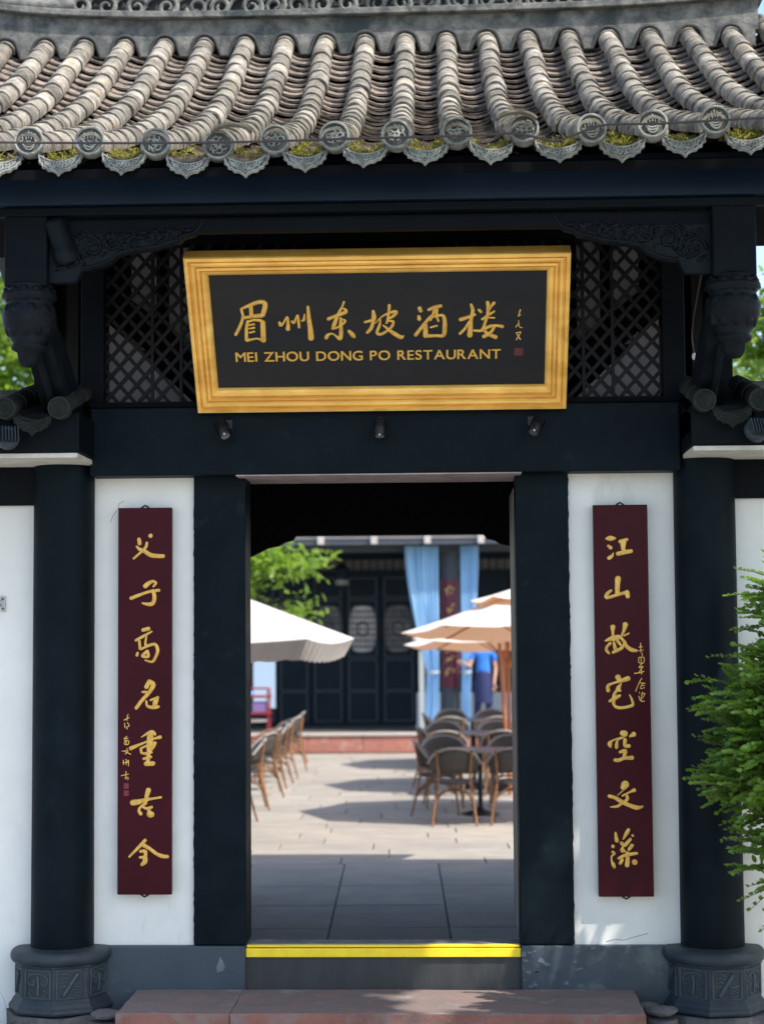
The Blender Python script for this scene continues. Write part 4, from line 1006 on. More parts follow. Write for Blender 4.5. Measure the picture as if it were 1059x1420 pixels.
# shrub at the right
def sprays(mb, wood, centre, rad, n, leaf, rng, bias=Vector((0, 0, 0)), pairs=(9, 15), L=(.12, .26)):
    for _ in range(n):
        u = Vector((rng.gauss(0, 1), rng.gauss(0, 1), rng.gauss(0, 1))).normalized()
        rr = rng.uniform(.45, 1) ** .6
        base = centre + Vector((u.x * rad.x, u.y * rad.y, u.z * rad.z)) * rr
        d = (Vector((u.x, u.y, u.z * .4 + .12)) + bias + Vector((rng.gauss(0, .25), rng.gauss(0, .25), rng.gauss(0, .2)))).normalized()
        m_ = rng.randint(*pairs); Lh = rng.uniform(*L); pts = []
        side = d.cross(Vector((0, 0, 1)))
        if side.length < .1: side = Vector((1, 0, 0))
        side.normalize(); upv = side.cross(d)
        for k in range(m_):
            t = k / (m_ - 1); p = base + d * Lh * t + Vector((0, 0, -.10 * Lh * t * t)) + upv * math.sin(t * 2) * .01
            pts.append(p)
            for s_ in (-1, 1):
                ld = (d * .55 + side * s_ * .85 + upv * rng.uniform(-.1, .35)).normalized()
                l_ = leaf * rng.uniform(.75, 1.2) * (1 - .35 * t); w = l_ * .36
                tw = (upv + Vector((rng.gauss(0, .35), -abs(rng.gauss(1.0, .5)), rng.gauss(0, .35)))).normalized()
                sw = ld.cross(tw).normalized(); nn = tw
                mb.add([p, p + ld * l_ * .35 + sw * w + nn * .002, p + ld * l_ * .75 + sw * w * .8 + nn * .001, p + ld * l_, p + ld * l_ * .75 - sw * w * .8 + nn * .001, p + ld * l_ * .35 - sw * w + nn * .002],
                       [(0, 1, 2, 3), (0, 3, 4, 5)])
        if wood is not None: wood.tube([pts[0] - d * .1, pts[0], pts[m_ // 2], pts[-1]], [.003, .0025, .002, .001], 4)
SH = empty('shrub', (2.15, -1.2, 0)); tag(SH, 'leafy green shrub with fine oval leaves in front of the right column', 'shrub')
rs = random.Random(5); lf = MB(); wd = MB()
cl = [(Vector((2.02, -2.1, 1.72)), Vector((.42, .45, .46)), 460), (Vector((1.80, -2.2, 1.58)), Vector((.27, .30, .30)), 230), (Vector((2.0, -2.1, 2.12)), Vector((.33, .35, .24)), 200),
      (Vector((1.93, -2.2, 1.20)), Vector((.30, .3, .20)), 170), (Vector((2.35, -2.1, 1.5)), Vector((.4, .4, .5)), 150), (Vector((1.66, -2.25, 1.80)), Vector((.16, .2, .10)), 45), (Vector((1.66, -2.25, 1.46)), Vector((.15, .2, .07)), 45), (Vector((1.70, -2.25, 1.62)), Vector((.15, .2, .10)), 50)]
cl = [(Vector((.352 + (c.x - .13 - .352) * 1.13, c.y + .95, 2.03 + (c.z - .02 - 2.03) * 1.13)), rd * 1.12, int(n_ * 1.0)) for c, rd, n_ in cl]
for c, rd, n_ in cl: sprays(lf, wd, c, rd, n_, .040, rs, Vector((-.35, -.2, 0)), pairs=(7, 12), L=(.10, .20))
o_ = Vector((2.15, -1.2, 0))
for c, rd, n_ in cl:
    for _ in range(int(n_ * 6.5)):
        u = Vector((rs.gauss(0, 1), rs.gauss(0, 1), rs.gauss(0, 1))).normalized() * rs.uniform(.3, 1.0) ** .45
        p = c + Vector((u.x * rd.x, u.y * rd.y, u.z * rd.z))
        if noise.noise(p * 7) < -.12: continue
        nn = Vector((rs.gauss(-.1, .5), rs.gauss(-.8, .5), rs.gauss(.7, .5))).normalized(); d = nn.cross(Vector((rs.gauss(0, 1), rs.gauss(0, 1), rs.gauss(0, 1)))).normalized(); s_ = nn.cross(d)
        L_ = .036 * rs.uniform(.6, 1.25); w = L_ * .30
        lf.add([p, p + d * L_ * .3 + s_ * w, p + d * L_ * .72 + s_ * w * .85, p + d * L_, p + d * L_ * .72 - s_ * w * .85, p + d * L_ * .3 - s_ * w], [(0, 1, 2, 3), (0, 3, 4, 5)])
lf.v = [(a - o_.x, b - o_.y, c) for a, b, c in lf.v]; wd.v = [(a - o_.x, b - o_.y, c) for a, b, c in wd.v]
for k in range(9):
    a = k * .7; wd.tube([(0, 0, 0), (.06 * math.cos(a), .06 * math.sin(a), .6), (.22 * math.cos(a) - .1, .2 * math.sin(a), 1.2), (.34 * math.cos(a) - .12, .3 * math.sin(a), 1.9)], [.014, .012, .009, .003], 6)
tag(inst('foliage', lf.mesh('foliage', M_leaf), SH), kind='stuff'); inst('branches', wd.mesh('branches', M_bark), SH)

# street tree outside the frame at the right: its crown shades the lower wall
TR = empty('street_tree', (6.2, -5.2, 0)); tag(TR, 'tall street tree beside the gate whose leaves dapple the right plinth', 'tree')
rt_ = random.Random(21); tl = MB()
gaps = [((.93, -.03, 1.12), (.72, -.03, .60), .055), ((.80, 0, .62), (.74, 0, .50), .05), ((.78, 0, .30), (.98, 0, .42), .085), ((1.04, 0, .27), (1.16, 0, .42), .03), ((1.18, 0, .27), (1.30, 0, .40), .018),
        ((.16, -.60, .2), (.36, -.1, .27), .12), ((.40, -.12, .27), (1.12, -.26, .27), .055), ((.24, 0, .30), (.34, 0, .48), .085), ((.50, 0, .30), (.57, 0, .42), .04)]
gaps = [(Vector(a), Vector(b), r) for a, b, r in gaps]
def in_gap(q):
    t = -q.y / -.42 if False else q.y / -.42
    w0 = q - SUN * q.dot(SUN)
    for a, b, r in gaps:
        pa, pb = a - SUN * a.dot(SUN), b - SUN * b.dot(SUN)
        ab = pb - pa; s_ = max(0, min(1, (w0 - pa).dot(ab) / ab.dot(ab)))
        if (w0 - pa - ab * s_).length < r + .055: return True
    t = (q.y + 1.15) / -.42; c = q - Vector((.6, -.42, 1)) * t
    if t > 0 and 1.2 < c.x < 3.2 and 1.15 < c.z < 2.8 and rt_.random() < .975: return True
    return False
def crown():
    while True:
        t = rt_.uniform(4.2, 9.6); x0_ = rt_.uniform(-3.4, 2.6); z0_ = rt_.uniform(-.6, 1.15)
        p = Vector((x0_, rt_.uniform(-.9, .2), z0_)) + Vector((.6, -.42, 1)) * t
        if p.z > 4.2 + (-1.35 - p.y) / .42 - .12: continue
        q = p + Vector((rt_.gauss(0, .1), rt_.gauss(0, .1), rt_.gauss(0, .06)))
        bad = (q.z - 2.03) / (q.y + 9.2) < .385
        if bad: continue
        bad = in_gap(q)
        if bad: continue
        return q, None
leaves(tl, 24000, crown, .12, .55, .3, rt_)
tl.v = [(a - 6.2, b + 5.2, c) for a, b, c in tl.v]
tag(inst('foliage', tl.mesh('foliage', M_leafb), TR), kind='stuff')
tk = MB().tube([(0, 0, 0), (.05, .05, 2.5), (-.1, .2, 5.0), (-.6, .6, 7.2), (-1.2, 1.2, 8.6)], [.24, .19, .15, .09, .03], 12)
tk.tube([(-.1, .2, 5.0), (-1.2, .9, 6.0), (-2.6, 1.8, 6.6), (-3.8, 2.3, 7.0)], [.09, .07, .045, .01], 8)
tk.tube([(-.35, .4, 6.2), (-.8, -.2, 7.4), (-1.5, -.6, 8.6)], [.07, .05, .01], 8)
tk.tube([(-.2, .2, 5.5), (.8, .6, 6.8), (1.6, .9, 7.8)], [.08, .05, .01], 8)
inst('trunk', tk.mesh('trunk', M_bark), TR)

# ================================================================== COURTYARD
def canopy(R_, H_, n=8, drop=.0, dip=.035, a0=0, r_in=.0, sub=6):
    mb = MB(); vs = []
    rings = 7
    for i in range(rings + 1):
        t = r_in + (1 - r_in) * i / rings
        for j in range(n * sub):
            a = a0 + 2 * PI * j / (n * sub)
            ph = (j % sub) / sub
            rad = R_ * t * (math.cos(PI / n) / math.cos(2 * PI / n * ph - PI / n))
            z = H_ * (1 - t) ** 1.08 - dip * t * math.sin(PI * ph) + .014 * noise.noise(Vector((rad * math.cos(a) * 3, rad * math.sin(a) * 3, R_ * 9))) * t
            vs.append((rad * math.cos(a), rad * math.sin(a), z))
    k = n * sub
    mb.add(vs, [(i * k + j, i * k + (j + 1) % k, (i + 1) * k + (j + 1) % k, (i + 1) * k + j) for i in range(rings) for j in range(k)], False)
    return mb
def umbrella(x, y_, rim, R_, H_, lab, cap=True, pole_dx=0, rot=0.0, mat=None):
    U = empty('patio_umbrella', (x, y_, 0), rot); U.rotation_euler = (math.radians(-3.5), 0, rot); tag(U, lab, 'umbrella', 'cream umbrellas over the right row of tables')
    c = canopy(R_, H_, 8, a0=PI / 8 * 0 + PI)
    c.build('canopy', mat or M_canvas, U, (0, 0, rim))
    vl = MB(); k = 48
    if cap:
        canopy(R_ * .52, H_ * .46, 8, a0=PI).build('vent_cap', mat or M_canvas, U, (0, 0, rim + H_ * .62))
    MB().tube([(0, 0, .04), (0, 0, rim + H_ + .02)], .024, 10).build('pole', M_orange, U)
    for j in range(8):
        a = PI + 2 * PI * j / 8
        inst('rib', MB().tube([(.03 * math.cos(a), .03 * math.sin(a), rim + H_ - .05), (R_ * .97 * math.cos(a), R_ * .97 * math.sin(a), rim - .012)], .010, 5).mesh('rib', M_orange), U)
        inst('strut', MB().tube([(.03 * math.cos(a), .03 * math.sin(a), rim - .25 + H_ * .1), (R_ * .5 * math.cos(a), R_ * .5 * math.sin(a), rim + H_ * .47)], .008, 5).mesh('strut', M_orange), U)
    MB().lathe([(.05, -.05), (.05, .03), (.03, .05)], (0, 0, rim - .25), 12).build('hub', M_orange, U)
    MB().box(-.25, .25, -.25, .25, .0, .10).build('base_weight', M_metal, U, bev=.02)
    return U
umbrella(1.42, 10.85, 2.06, 1.62, .56, 'nearest cream umbrella on the right, with a vented top')
umbrella(1.12, 14.6, 1.90, 1.38, .50, 'second cream umbrella on the right, lower and behind the nearest one', pole_dx=0)
umbrella(1.18, 18.55, 1.97, 1.42, .5, 'farthest cream umbrella on the right, nearest to the red terrace edge')
# leaning closed pole beside
o = MB().tube([(1.10, 13.9, .0), (1.02, 13.85, 1.2), (.98, 13.8, 1.92)], .022, 8).build('leaning_pole', M_orange); tag(o, 'brown wooden pole leaning under the second right umbrella', 'pole')

# big square umbrella with valance on the left
U = empty('square_umbrella', (-2.08, 9.12, 0), math.radians(-7)); tag(U, 'large white square umbrella with scalloped valance, left of the courtyard', 'umbrella')
hs_ = 1.26; mb = MB(); vs = []
n_ = 10
for i in range(n_ + 1):
    t = i / n_
    for j in range(40):
        q, f_ = divmod(j, 10); f_ = f_ / 10 * 2 - 1
        cx_, cy_ = [(f_, -1), (1, f_), (-f_, 1), (-1, -f_)][q]
        z = 2.0 + .56 * (1 - t) - .05 * t * (1 - f_ * f_) * (1 if t > 0 else 0)
        vs.append((cx_ * hs_ * t, cy_ * hs_ * t, z))
mb.add(vs, [(i * 40 + j, i * 40 + (j + 1) % 40, (i + 1) * 40 + (j + 1) % 40, (i + 1) * 40 + j) for i in range(n_) for j in range(40)])
mb.build('canopy', M_canvasw, U)
mb = MB(); vs = []; K = 160
for r_ in range(4):
    for j in range(K):
        q, f_ = divmod(j, K // 4); f_ = f_ / (K / 4) * 2 - 1
        cx_, cy_ = [(f_, -1), (1, f_), (-f_, 1), (-1, -f_)][q]
        top = 2.0 - .05 * (1 - f_ * f_)
        z = top - (.185 + .022 * abs(math.sin(f_ * PI * 4.5)) - .01) * r_ / 3
        o2 = 1 - .085 * r_ / 3 + .012 * math.sin(f_ * 31 + q) * r_ / 3
        vs.append((cx_ * hs_ * o2 * 1.002, cy_ * hs_ * o2 * 1.002, z))
mb.add(vs, [(i * K + j, i * K + (j + 1) % K, (i + 1) * K + (j + 1) % K, (i + 1) * K + j) for i in range(3) for j in range(K)])
mb.build('valance', M_canvasw, U)
MB().tube([(0, 0, .04), (0, 0, 2.62)], .03, 10).build('pole', M_orange, U)
MB().box(-.3, .3, -.3, .3, 0, .12).build('base_weight', M_metal, U, bev=.02)
for a, b in ((1, 1), (1, -1), (-1, 1), (-1, -1)): inst('rib', MB().tube([(0, 0, 2.52), (a * hs_ * .98, b * hs_ * .98, 1.985)], .012, 5).mesh('rib', M_orange), U)

# chairs
def make_chair(lab, group):
    C = empty('rattan_chair'); tag(C, lab, 'chair', group)
    # local: seat centre at origin, back at -y, facing +y
    th = [math.radians(200 + 140 * k / 12) for k in range(13)]
    mb = MB(); vs = []
    for zz, sc, lean in ((.555, .97, .005), (.63, 1.02, .012), (.73, 1.08, .025), (.82, 1.10, .035)):
        for k, t in enumerate(th):
            e = abs(k - 6) / 6
            z_ = zz - (0.17 * e ** 2.2 if zz > .75 else (.09 * e ** 2.2 if zz > .65 else (.02 * e)))
            vs.append((.27 * sc * math.cos(t), .235 * sc * math.sin(t) - lean + .02, z_))
    mb.add(vs, [(i * 13 + j, i * 13 + j + 1, (i + 1) * 13 + j + 1, (i + 1) * 13 + j) for i in range(3) for j in range(12)], True)
    bk = mb.build('backrest', M_weave, C); so = bk.modifiers.new('th', 'SOLIDIFY'); so.thickness = .012
    MB().tube([vs[39 + j] for j in range(13)], .016, 7).build('top_rail', M_rim, C)
    MB().prism([(.225 * math.cos(2 * PI * k / 20), .225 * math.sin(2 * PI * k / 20)) for k in range(20)], .435, .462, 'z').build('seat', M_weave, C, bev=.006)
    for s_ in (-1, 1):
        MB().tube(cr([(s_ * .235, -.30, 0), (s_ * .205, -.235, .25), (s_ * .17, -.20, .45), (s_ * .175, -.225, .65), (s_ * .19, -.245, .80)], 3), .0135, 7).build('leg', M_bamboo, C)
        MB().tube(cr([(s_ * .215, .235, 0), (s_ * .20, .20, .3), (s_ * .20, .185, .45), (s_ * .245, .12, .63), (s_ * .262, -.05, .66)], 3), .0135, 7).build('leg', M_bamboo, C)
        MB().tube(cr([(s_ * .205, -.22, .24), (s_ * .12, -.12, .34), (s_ * .0, .0, .36)], 3), .009, 6).build('stretcher', M_bamboo, C)
        MB().tube(cr([(s_ * .20, .20, .24), (s_ * .12, .1, .34), (s_ * .0, .0, .36)], 3), .009, 6).build('stretcher', M_bamboo, C)
        MB().tube(cr([(s_ * .198, -.225, .26), (s_ * .215, 0, .40), (s_ * .20, .195, .26)], 3), .009, 6).build('side_brace', M_bamboo, C)
    MB().tube(cr([(-.198, -.225, .28), (0, -.225, .41), (.198, -.225, .28)], 4), .009, 6).build('rear_brace', M_bamboo, C)
    return C
def dup(src, loc, rz, lab):
    r = src.copy(); COL.objects.link(r); r.location = loc; r.rotation_euler = (0, 0, rz); r['label'] = lab
    for ch in src.children:
        c = ch.copy(); COL.objects.link(c); c.parent = r
    return r
gR = 'rattan chairs at the right row of tables'; gL = 'rattan chairs at the left row of tables'
proto = make_chair('chair nearest the doorway, aisle side of the right tables, back to the street', gR)
rowsR = [  # x, y, rz, label
    (.385, 10.42, 0, None),
    (1.02, 10.45, -.04, 'chair nearest the doorway, outer side of the right tables, back to the street'),
    (.27, 12.35, PI + .05, 'rattan chair facing the street across the nearest right table, aisle side'),
    (1.04, 12.4, PI - .1, 'rattan chair facing the street across the nearest right table, outer side'),
    (.27, 13.9, .05, 'chair with its back to the street at the second right table, aisle side'),
    (1.02, 13.95, -.06, 'chair with its back to the street at the second right table, outer side'),
    (.25, 15.9, PI, 'rattan chair facing the street at the second right table, aisle side'),
    (1.0, 16.0, PI + .1, 'rattan chair facing the street at the second right table, outer side'),
    (.35, 17.8, 0, 'chair with its back to the street at the farthest right table, aisle side'),
    (1.02, 17.8, .1, 'chair with its back to the street at the farthest right table, outer side')]
rowsR += [(.20, 11.45, -PI / 2, 'chair at the aisle end of the nearest right table, turned sideways'),
          (.17, 14.95, -PI / 2 + .15, 'chair at the aisle end of the middle right table, turned sideways'),
          (.19, 18.75, -PI / 2, 'chair at the aisle end of the farthest right table, turned sideways'),
          (.36, 19.9, PI, 'chair facing the street at the farthest right table, aisle side'), (1.0, 19.9, PI, 'chair facing the street at the farthest right table, outer side')]
for k, (x, y_, rz, lab) in enumerate(rowsR):
    if k == 0: proto.location = (x, y_, 0); proto.rotation_euler = (0, 0, rz)
    else: dup(proto, (x, y_, 0), rz, lab)
rowsL = [(-2.02, 10.55, 1.35, 'rattan chair nearest the doorway on the aisle side of the left tables'),
         (-2.0, 12.1, 1.75, 'second rattan chair along the aisle side of the left tables'),
         (-2.02, 13.55, 1.2, 'third rattan chair along the aisle side of the left tables, legs catching the sun'),
         (-2.08, 15.9, 1.9, 'fourth rattan chair along the aisle side of the left tables'),
         (-2.06, 17.9, 1.3, 'fifth rattan chair along the aisle side of the left tables'),
         (-2.50, 11.35, -.3, 'chair beside the nearest left table, turned to the hall'),
         (-2.52, 12.75, 3.0, 'chair between the first and second left tables, facing the street'),
         (-2.05, 14.7, 1.5, 'rattan chair beside the middle left table on the aisle'),
         (-2.62, 15.6, 3.3, 'chair behind the middle left table, facing the street'),
         (-2.10, 16.9, 1.9, 'rattan chair between the middle and far left tables on the aisle'),
         (-2.14, 19.6, 1.6, 'chair on the aisle side of the left tables nearest the red terrace edge')]
for x, y_, rz, lab in rowsL:
    x -= .10
    o = dup(proto, (x, y_, 0), rz, lab); o['group'] = gL
def make_table(lab, group):
    T = empty('bistro_table'); tag(T, lab, 'table', group)
    MB().prism([(a * .36 + .04 * math.copysign(1, a) * 0, b * .36) for a, b in [(math.cos(2 * PI * k / 28), math.sin(2 * PI * k / 28)) for k in range(28)]], .715, .74, 'z').build('table_top', M_tabletop, T, bev=.004)
    MB().lathe([(.362, .712), (.366, .727), (.362, .742)], (0, 0, 0), 28, cap=False).build('rim_band', M_rim, T)
    MB().tube([(0, 0, .05), (0, 0, .715)], .028, 10).build('pedestal', M_metal, T)
    MB().lathe([(.22, .0), (.22, .02), (.05, .06), (.03, .10)], (0, 0, 0), 20).build('foot_plate', M_metal, T)
    return T
tp_ = make_table('round bistro table nearest the doorway in the right row', 'bistro tables in the right row')
tp_.location = (.68, 11.4, 0)
for x, y_, lab in ((.66, 14.95, 'round bistro table in the middle of the right row'), (.68, 18.75, 'round bistro table nearest the terrace in the right row')): dup(tp_, (x, y_, 0), 0, lab)
for x, y_, lab in ((-2.62, 11.3, 'round bistro table nearest the doorway in the left row'), (-2.72, 14.8, 'round bistro table in the middle of the left row'), (-2.85, 18.8, 'round bistro table nearest the terrace in the left row')):
    o = dup(tp_, (x, y_, 0), 0, lab); o['group'] = 'bistro tables in the left row'

# terrace
TE = empty('terrace', (0, 22.24, 0)); tag(TE, kind='structure')
MB().box(-9, 9, .10, 8, 0, .325).build('terrace_floor', mk('terrace_floor', (.10, .09, .085), (.07, .065, .065), scale=2, rough=.5), TE)
x = -4.8
while x < 3.2:
    w = R.uniform(.75, 1.25)
    MB().box(x + .004, x + w - .004, 0, .095, 0, .288).build('riser_block', mk('riser_stone', (.40, .16, .115), (.30, .125, .10), scale=5, rough=.85, bump=.6, bscale=30, c3=(.42, .25, .20), s3=4, t3=.55, rnd=.1) if 'riser_stone' not in MATS else MATS['riser_stone'], TE, bev=.005)
    MB().box(x + .003, x + w - .003, -.03, .35, .291, .332).build('cap_slab', M_stonecap, TE, bev=.005); x += w

# ------------------------------------------------------------------ hall behind
H = empty('restaurant_hall', (0, 24.8, .33)); tag(H, 'dark timber courtyard hall with lattice doors, pale eave board and grey blue column', 'hall')
y0 = 0.0   # door plane
xs = [-4.82, -4.18, -3.54, -2.90, -2.26, -1.62, -.95, -.28]
M_latt2 = mk('hall_lattice', (.02, .022, .026), rough=.5)
bars = MB()
def pane_mesh():
    mb = MB()
    pts = [(.255 * math.copysign(abs(math.cos(t)) ** .55, math.cos(t)), .44 * math.copysign(abs(math.sin(t)) ** .62, math.sin(t))) for t in [2 * PI * k / 20 for k in range(20)]]
    mb.prism(pts, -.004, .004); return mb
def latt_mesh():
    mb = MB(); b = .016
    for u in (-.19, -.115, -.04, .04, .115, .19): mb.box(u - .009, u + .009, -b, -.006, -.38, .38)
    for t_ in range(8):
        a0_, a1_ = PI / 4 * t_ + PI / 8, PI / 4 * (t_ + 1) + PI / 8
        mb.tube([(.11 * math.cos(a0_), -.012, .14 * math.sin(a0_)), (.11 * math.cos(a1_), -.012, .14 * math.sin(a1_))], .014, 4)
    for v in (-.33, -.22, -.11, .0, .11, .22, .33): mb.box(-.24, .24, -b + .002, -.008, v - .011, v + .011)
    pts = [(.265 * math.copysign(abs(math.cos(t)) ** .55, math.cos(t)), -.012, .45 * math.copysign(abs(math.sin(t)) ** .62, math.sin(t))) for t in [2 * PI * k / 24 for k in range(25)]]
    mb.tube(pts, .022, 5); return mb
LM = latt_mesh().mesh('lattice', M_latt2); PMH = [pane_mesh().mesh('pane', M_pane), pane_mesh().mesh('pane', M_panedim)]
for k, (a, b) in enumerate(zip(xs, xs[1:])):
    lf_ = MB().box(a + .01, b - .01, 0, .06, 0, 2.84).build('door_leaf', M_cyard, H)
    c = (a + b) / 2
    inst('pane', PMH[0 if k in (5,) else 1], lf_, (c, -.006, 1.82)); inst('lattice', LM, lf_, (c, -.006, 1.82))
    MB().box(a + .09, b - .09, -.012, -.002, .12, .62).build('lower_panel', M_cyard, lf_, bev=.01)
    fm_ = MB()
    for (za, zb) in ((.10, .64), (.68, 1.24), (1.30, 2.36), (2.42, 2.78)):
        for p_, q_ in (((a + .075, za), (b - .075, za)), ((b - .075, za), (b - .075, zb)), ((b - .075, zb), (a + .075, zb)), ((a + .075, zb), (a + .075, za))):
            fm_.tube([(p_[0], -.006, p_[1]), (q_[0], -.006, q_[1])], .012, 5, smooth=False)
    fm_.build('panel_moulding', M_hallcol, lf_)
    MB().box(a + .09, b - .09, -.012, -.002, .70, 1.22).build('middle_panel', M_cyard, lf_, bev=.01)
    for q in range(10):
        pass
MB().box(-5.2, 4.2, .08, .14, 0, 3.4).build('back_wall', M_cyard, H)
MB().box(-5, 4, -.05, .1, 2.84, 2.92).build('door_head', M_cyard, H)
MB().box(-5, 4, .02, .1, 2.92, 3.12).build('transom_panel', mk('transom_paper', (.16, .15, .14), (.10, .10, .10), scale=6, rough=.7, stretch=(4, 1, 1)), H)
for k in range(58):
    x = -4.9 + k * .15
    inst('transom_bar', bpy.data.meshes.get('transom_bar') or MB().box(-.018, .018, -.01, .015, 2.92, 3.12).mesh('transom_bar', M_latt2), H, (x, 0, 0))
MB().box(-5, 4, -.05, .1, 3.12, 3.5).build('upper_beam', M_cyard, H)
MB().box(-.28, 4, 0, .08, .0, .62).build('dado', mk('hall_dado', (.50, .52, .54), (.42, .44, .46), scale=3, rough=.8), H)
for k in range(5):
    a = -.2 + k * .85
    f_ = MB().box(a, a + .80, .01, .07, .66, 2.84).build('window', M_cyard, H)
    inst('pane', PMH[1], f_, (a + .4, 0, 1.8)); inst('lattice', LM, f_, (a + .4, 0, 1.8))
MB().box(-3.15, -2.76, -1.85, -1.80, .42, 1.46).build('white_panel', mk('white_panel_paint', (.36, .47, .60), rough=.8), H)
MB().box(-5.2, 4.2, -2.6, .1, 3.43, 3.46).build('porch_ceiling', M_cyard, H)
MB().box(-6, 5, -1.95, -1.75, 3.18, 3.42).build('porch_beam', M_hallcol, H)
MB().box(-6, 5, -2.56, -2.50, 3.285, 3.375).build('eave_fascia', M_hallcol, H)
MB().box(-6, 5, -2.58, -2.50, 3.385, 3.44).build('eave_edge', M_eave, H)
for k in range(12):
    x = -5.6 + k * .93; inst('rafter_end', bpy.data.meshes.get('rafter_end') or MB().box(-.055, .055, -2.64, -2.585, 3.29, 3.43).mesh('rafter_end', M_eave), H, (x, 0, 0))
MB().prism([(-2.50, 3.50), (.8, 5.4), (3.5, 3.9), (3.5, 3.8), (.8, 5.25), (-2.50, 3.45)], -6.5, 5.5, 'x').build('tiled_roof', M_hallroof, H)
for x in (.352, -4.4, 4.2):
    cc = MB().lathe([(.17, 0), (.165, 3.2)], (x, -1.8, 0), 24).build('porch_column', M_hallcol, H)
# grey blue column's couplet
mb = MB(); vs = []
for z in (1.10, 3.02):
    for r_ in (.172, .186):
        for j in range(13):
            t = math.radians(-90 - 68 + 136 * j / 12); vs.append((r_ * math.cos(t), r_ * math.sin(t), z))
fs = []
for j in range(12): fs += [(13 + j, 14 + j, 40 + j, 39 + j), (j, 26 + j, 27 + j, 1 + j), (j, 1 + j, 14 + j, 13 + j), (26 + j, 39 + j, 40 + j, 27 + j)]
fs += [(0, 13, 39, 26), (12, 38, 51, 25)]
CB = empty('column_couplet', (.352, 23.0, 0)); tag(CB, 'curved maroon couplet board with yellow characters on the grey blue column of the hall', 'couplet board')
mb.add(vs, fs, False).build('board', mk('far_maroon', (.13, .018, .04), rough=.45), CB)
rc = random.Random(4)
for k, z in enumerate((2.83, 2.52, 2.2, 1.88, 1.66, 1.38)):
    st = []
    for q in range(6):
        a, b = rc.uniform(-60, 60), rc.uniform(-70, 70); c, d = a + rc.uniform(-60, 60), b + rc.uniform(-70, 70)
        st.append([max(-75, min(75, a)) * 10, b * 10, 220, max(-75, min(75, c)) * 10, d * 10, 200])
    m2 = MB(); brush(m2, st, hgt=.004); m2.v = [(p[0], p[1] - .187 + (p[0] ** 2) / .40, p[2] + z) for p in m2.v]
    m2.build('character', mk('far_gold', (.62, .45, .10), rough=.5) if 'far_gold' not in MATS else MATS['far_gold'], CB)

# curtains tied to the column
def curtain(xa_t, xb_t, xa_m, xb_m, xa_b, xb_b, zt, zm, zb, y_, lab, folds=7):
    mb = MB(); K = 84; N = 26; vs = []
    for i in range(N + 1):
        t = i / N; z = zt + (zb - zt) * t; tm = (zt - zm) / (zt - zb)
        if t < tm: u = t / tm; u = u ** 1.6; a, b = xa_t + (xa_m - xa_t) * u, xb_t + (xb_m - xb_t) * u
        else: u = (t - tm) / (1 - tm); u = math.sin(u * PI / 2); a, b = xa_m + (xa_b - xa_m) * u, xb_m + (xb_b - xb_m) * u
        for j in range(K + 1):
            s_ = j / K; amp = .030 + .028 * noise.noise(Vector((s_ * 4, t * 1.5, xa_t * 9)))
            vs.append((a + (b - a) * s_, y_ + amp * math.sin(2 * PI * folds * s_ + .6 * math.sin(4 * t)) + .025 * noise.noise(Vector((s_ * 9 + 3, t * 4, 1 + xa_t))), z))
    mb.add(vs, [(i * (K + 1) + j, i * (K + 1) + j + 1, (i + 1) * (K + 1) + j + 1, (i + 1) * (K + 1) + j) for i in range(N) for j in range(K)], True)
    Cn = empty('curtain', ((xa_m + xb_m) / 2, y_, zb)); tag(Cn, lab, 'curtain', 'blue curtains on the hall column')
    mb.v = [(a - Cn.location.x, b - y_, c - zb) for a, b, c in mb.v]
    mb.build('cloth', M_curtain, Cn)
    MB().lathe([(abs(xb_m - xa_m) * .56, -.02), (abs(xb_m - xa_m) * .58, .02)], (0, 0, zm - zb), 16, cap=False).build('tie', M_curtpale, Cn)
    return Cn
curtain(-.43, .16, -.06, .15, -.10, .15, 3.60, 1.38, .36, 22.62, 'long blue curtain tied back on the left side of the grey blue column')
curtain(.545, .87, .55, .72, .54, .70, 3.60, 1.38, .36, 22.62, 'narrow blue curtain tied back on the right side of the grey blue column', 5)
for a, b, lab in ((-.20, -.11, 'pale hanging cloth strip beside the left blue curtain'), ):
    o = MB().box(a, b, 22.95, 22.97, .34, 1.75).build('pale_cloth', M_curtpale); tag(o, lab, 'cloth')
# lantern
LN = empty('lantern', (-1.62, 23.9, 2.85)); tag(LN, 'dark bell shaped palace lantern hanging in front of the hall doors', 'lantern')
MB().lathe([(.09, .0), (.12, .03), (.12, .30), (.16, .33), (.15, .40), (.06, .48), (.03, .52)], (0, 0, 0), 6, smooth=False).build('frame', M_cyard, LN)
MB().lathe([(.115, .04), (.123, .15), (.115, .28)], (0, 0, 0), 6, smooth=False, cap=False).build('paper_pane', mk('lantern_paper', (.20, .20, .16), rough=.6), LN, (0, 0, 0), (0, 0, 0))
MB().tube([(0, 0, .5), (0, 0, 1.0)], .01, 5).build('chain', M_metal, LN)
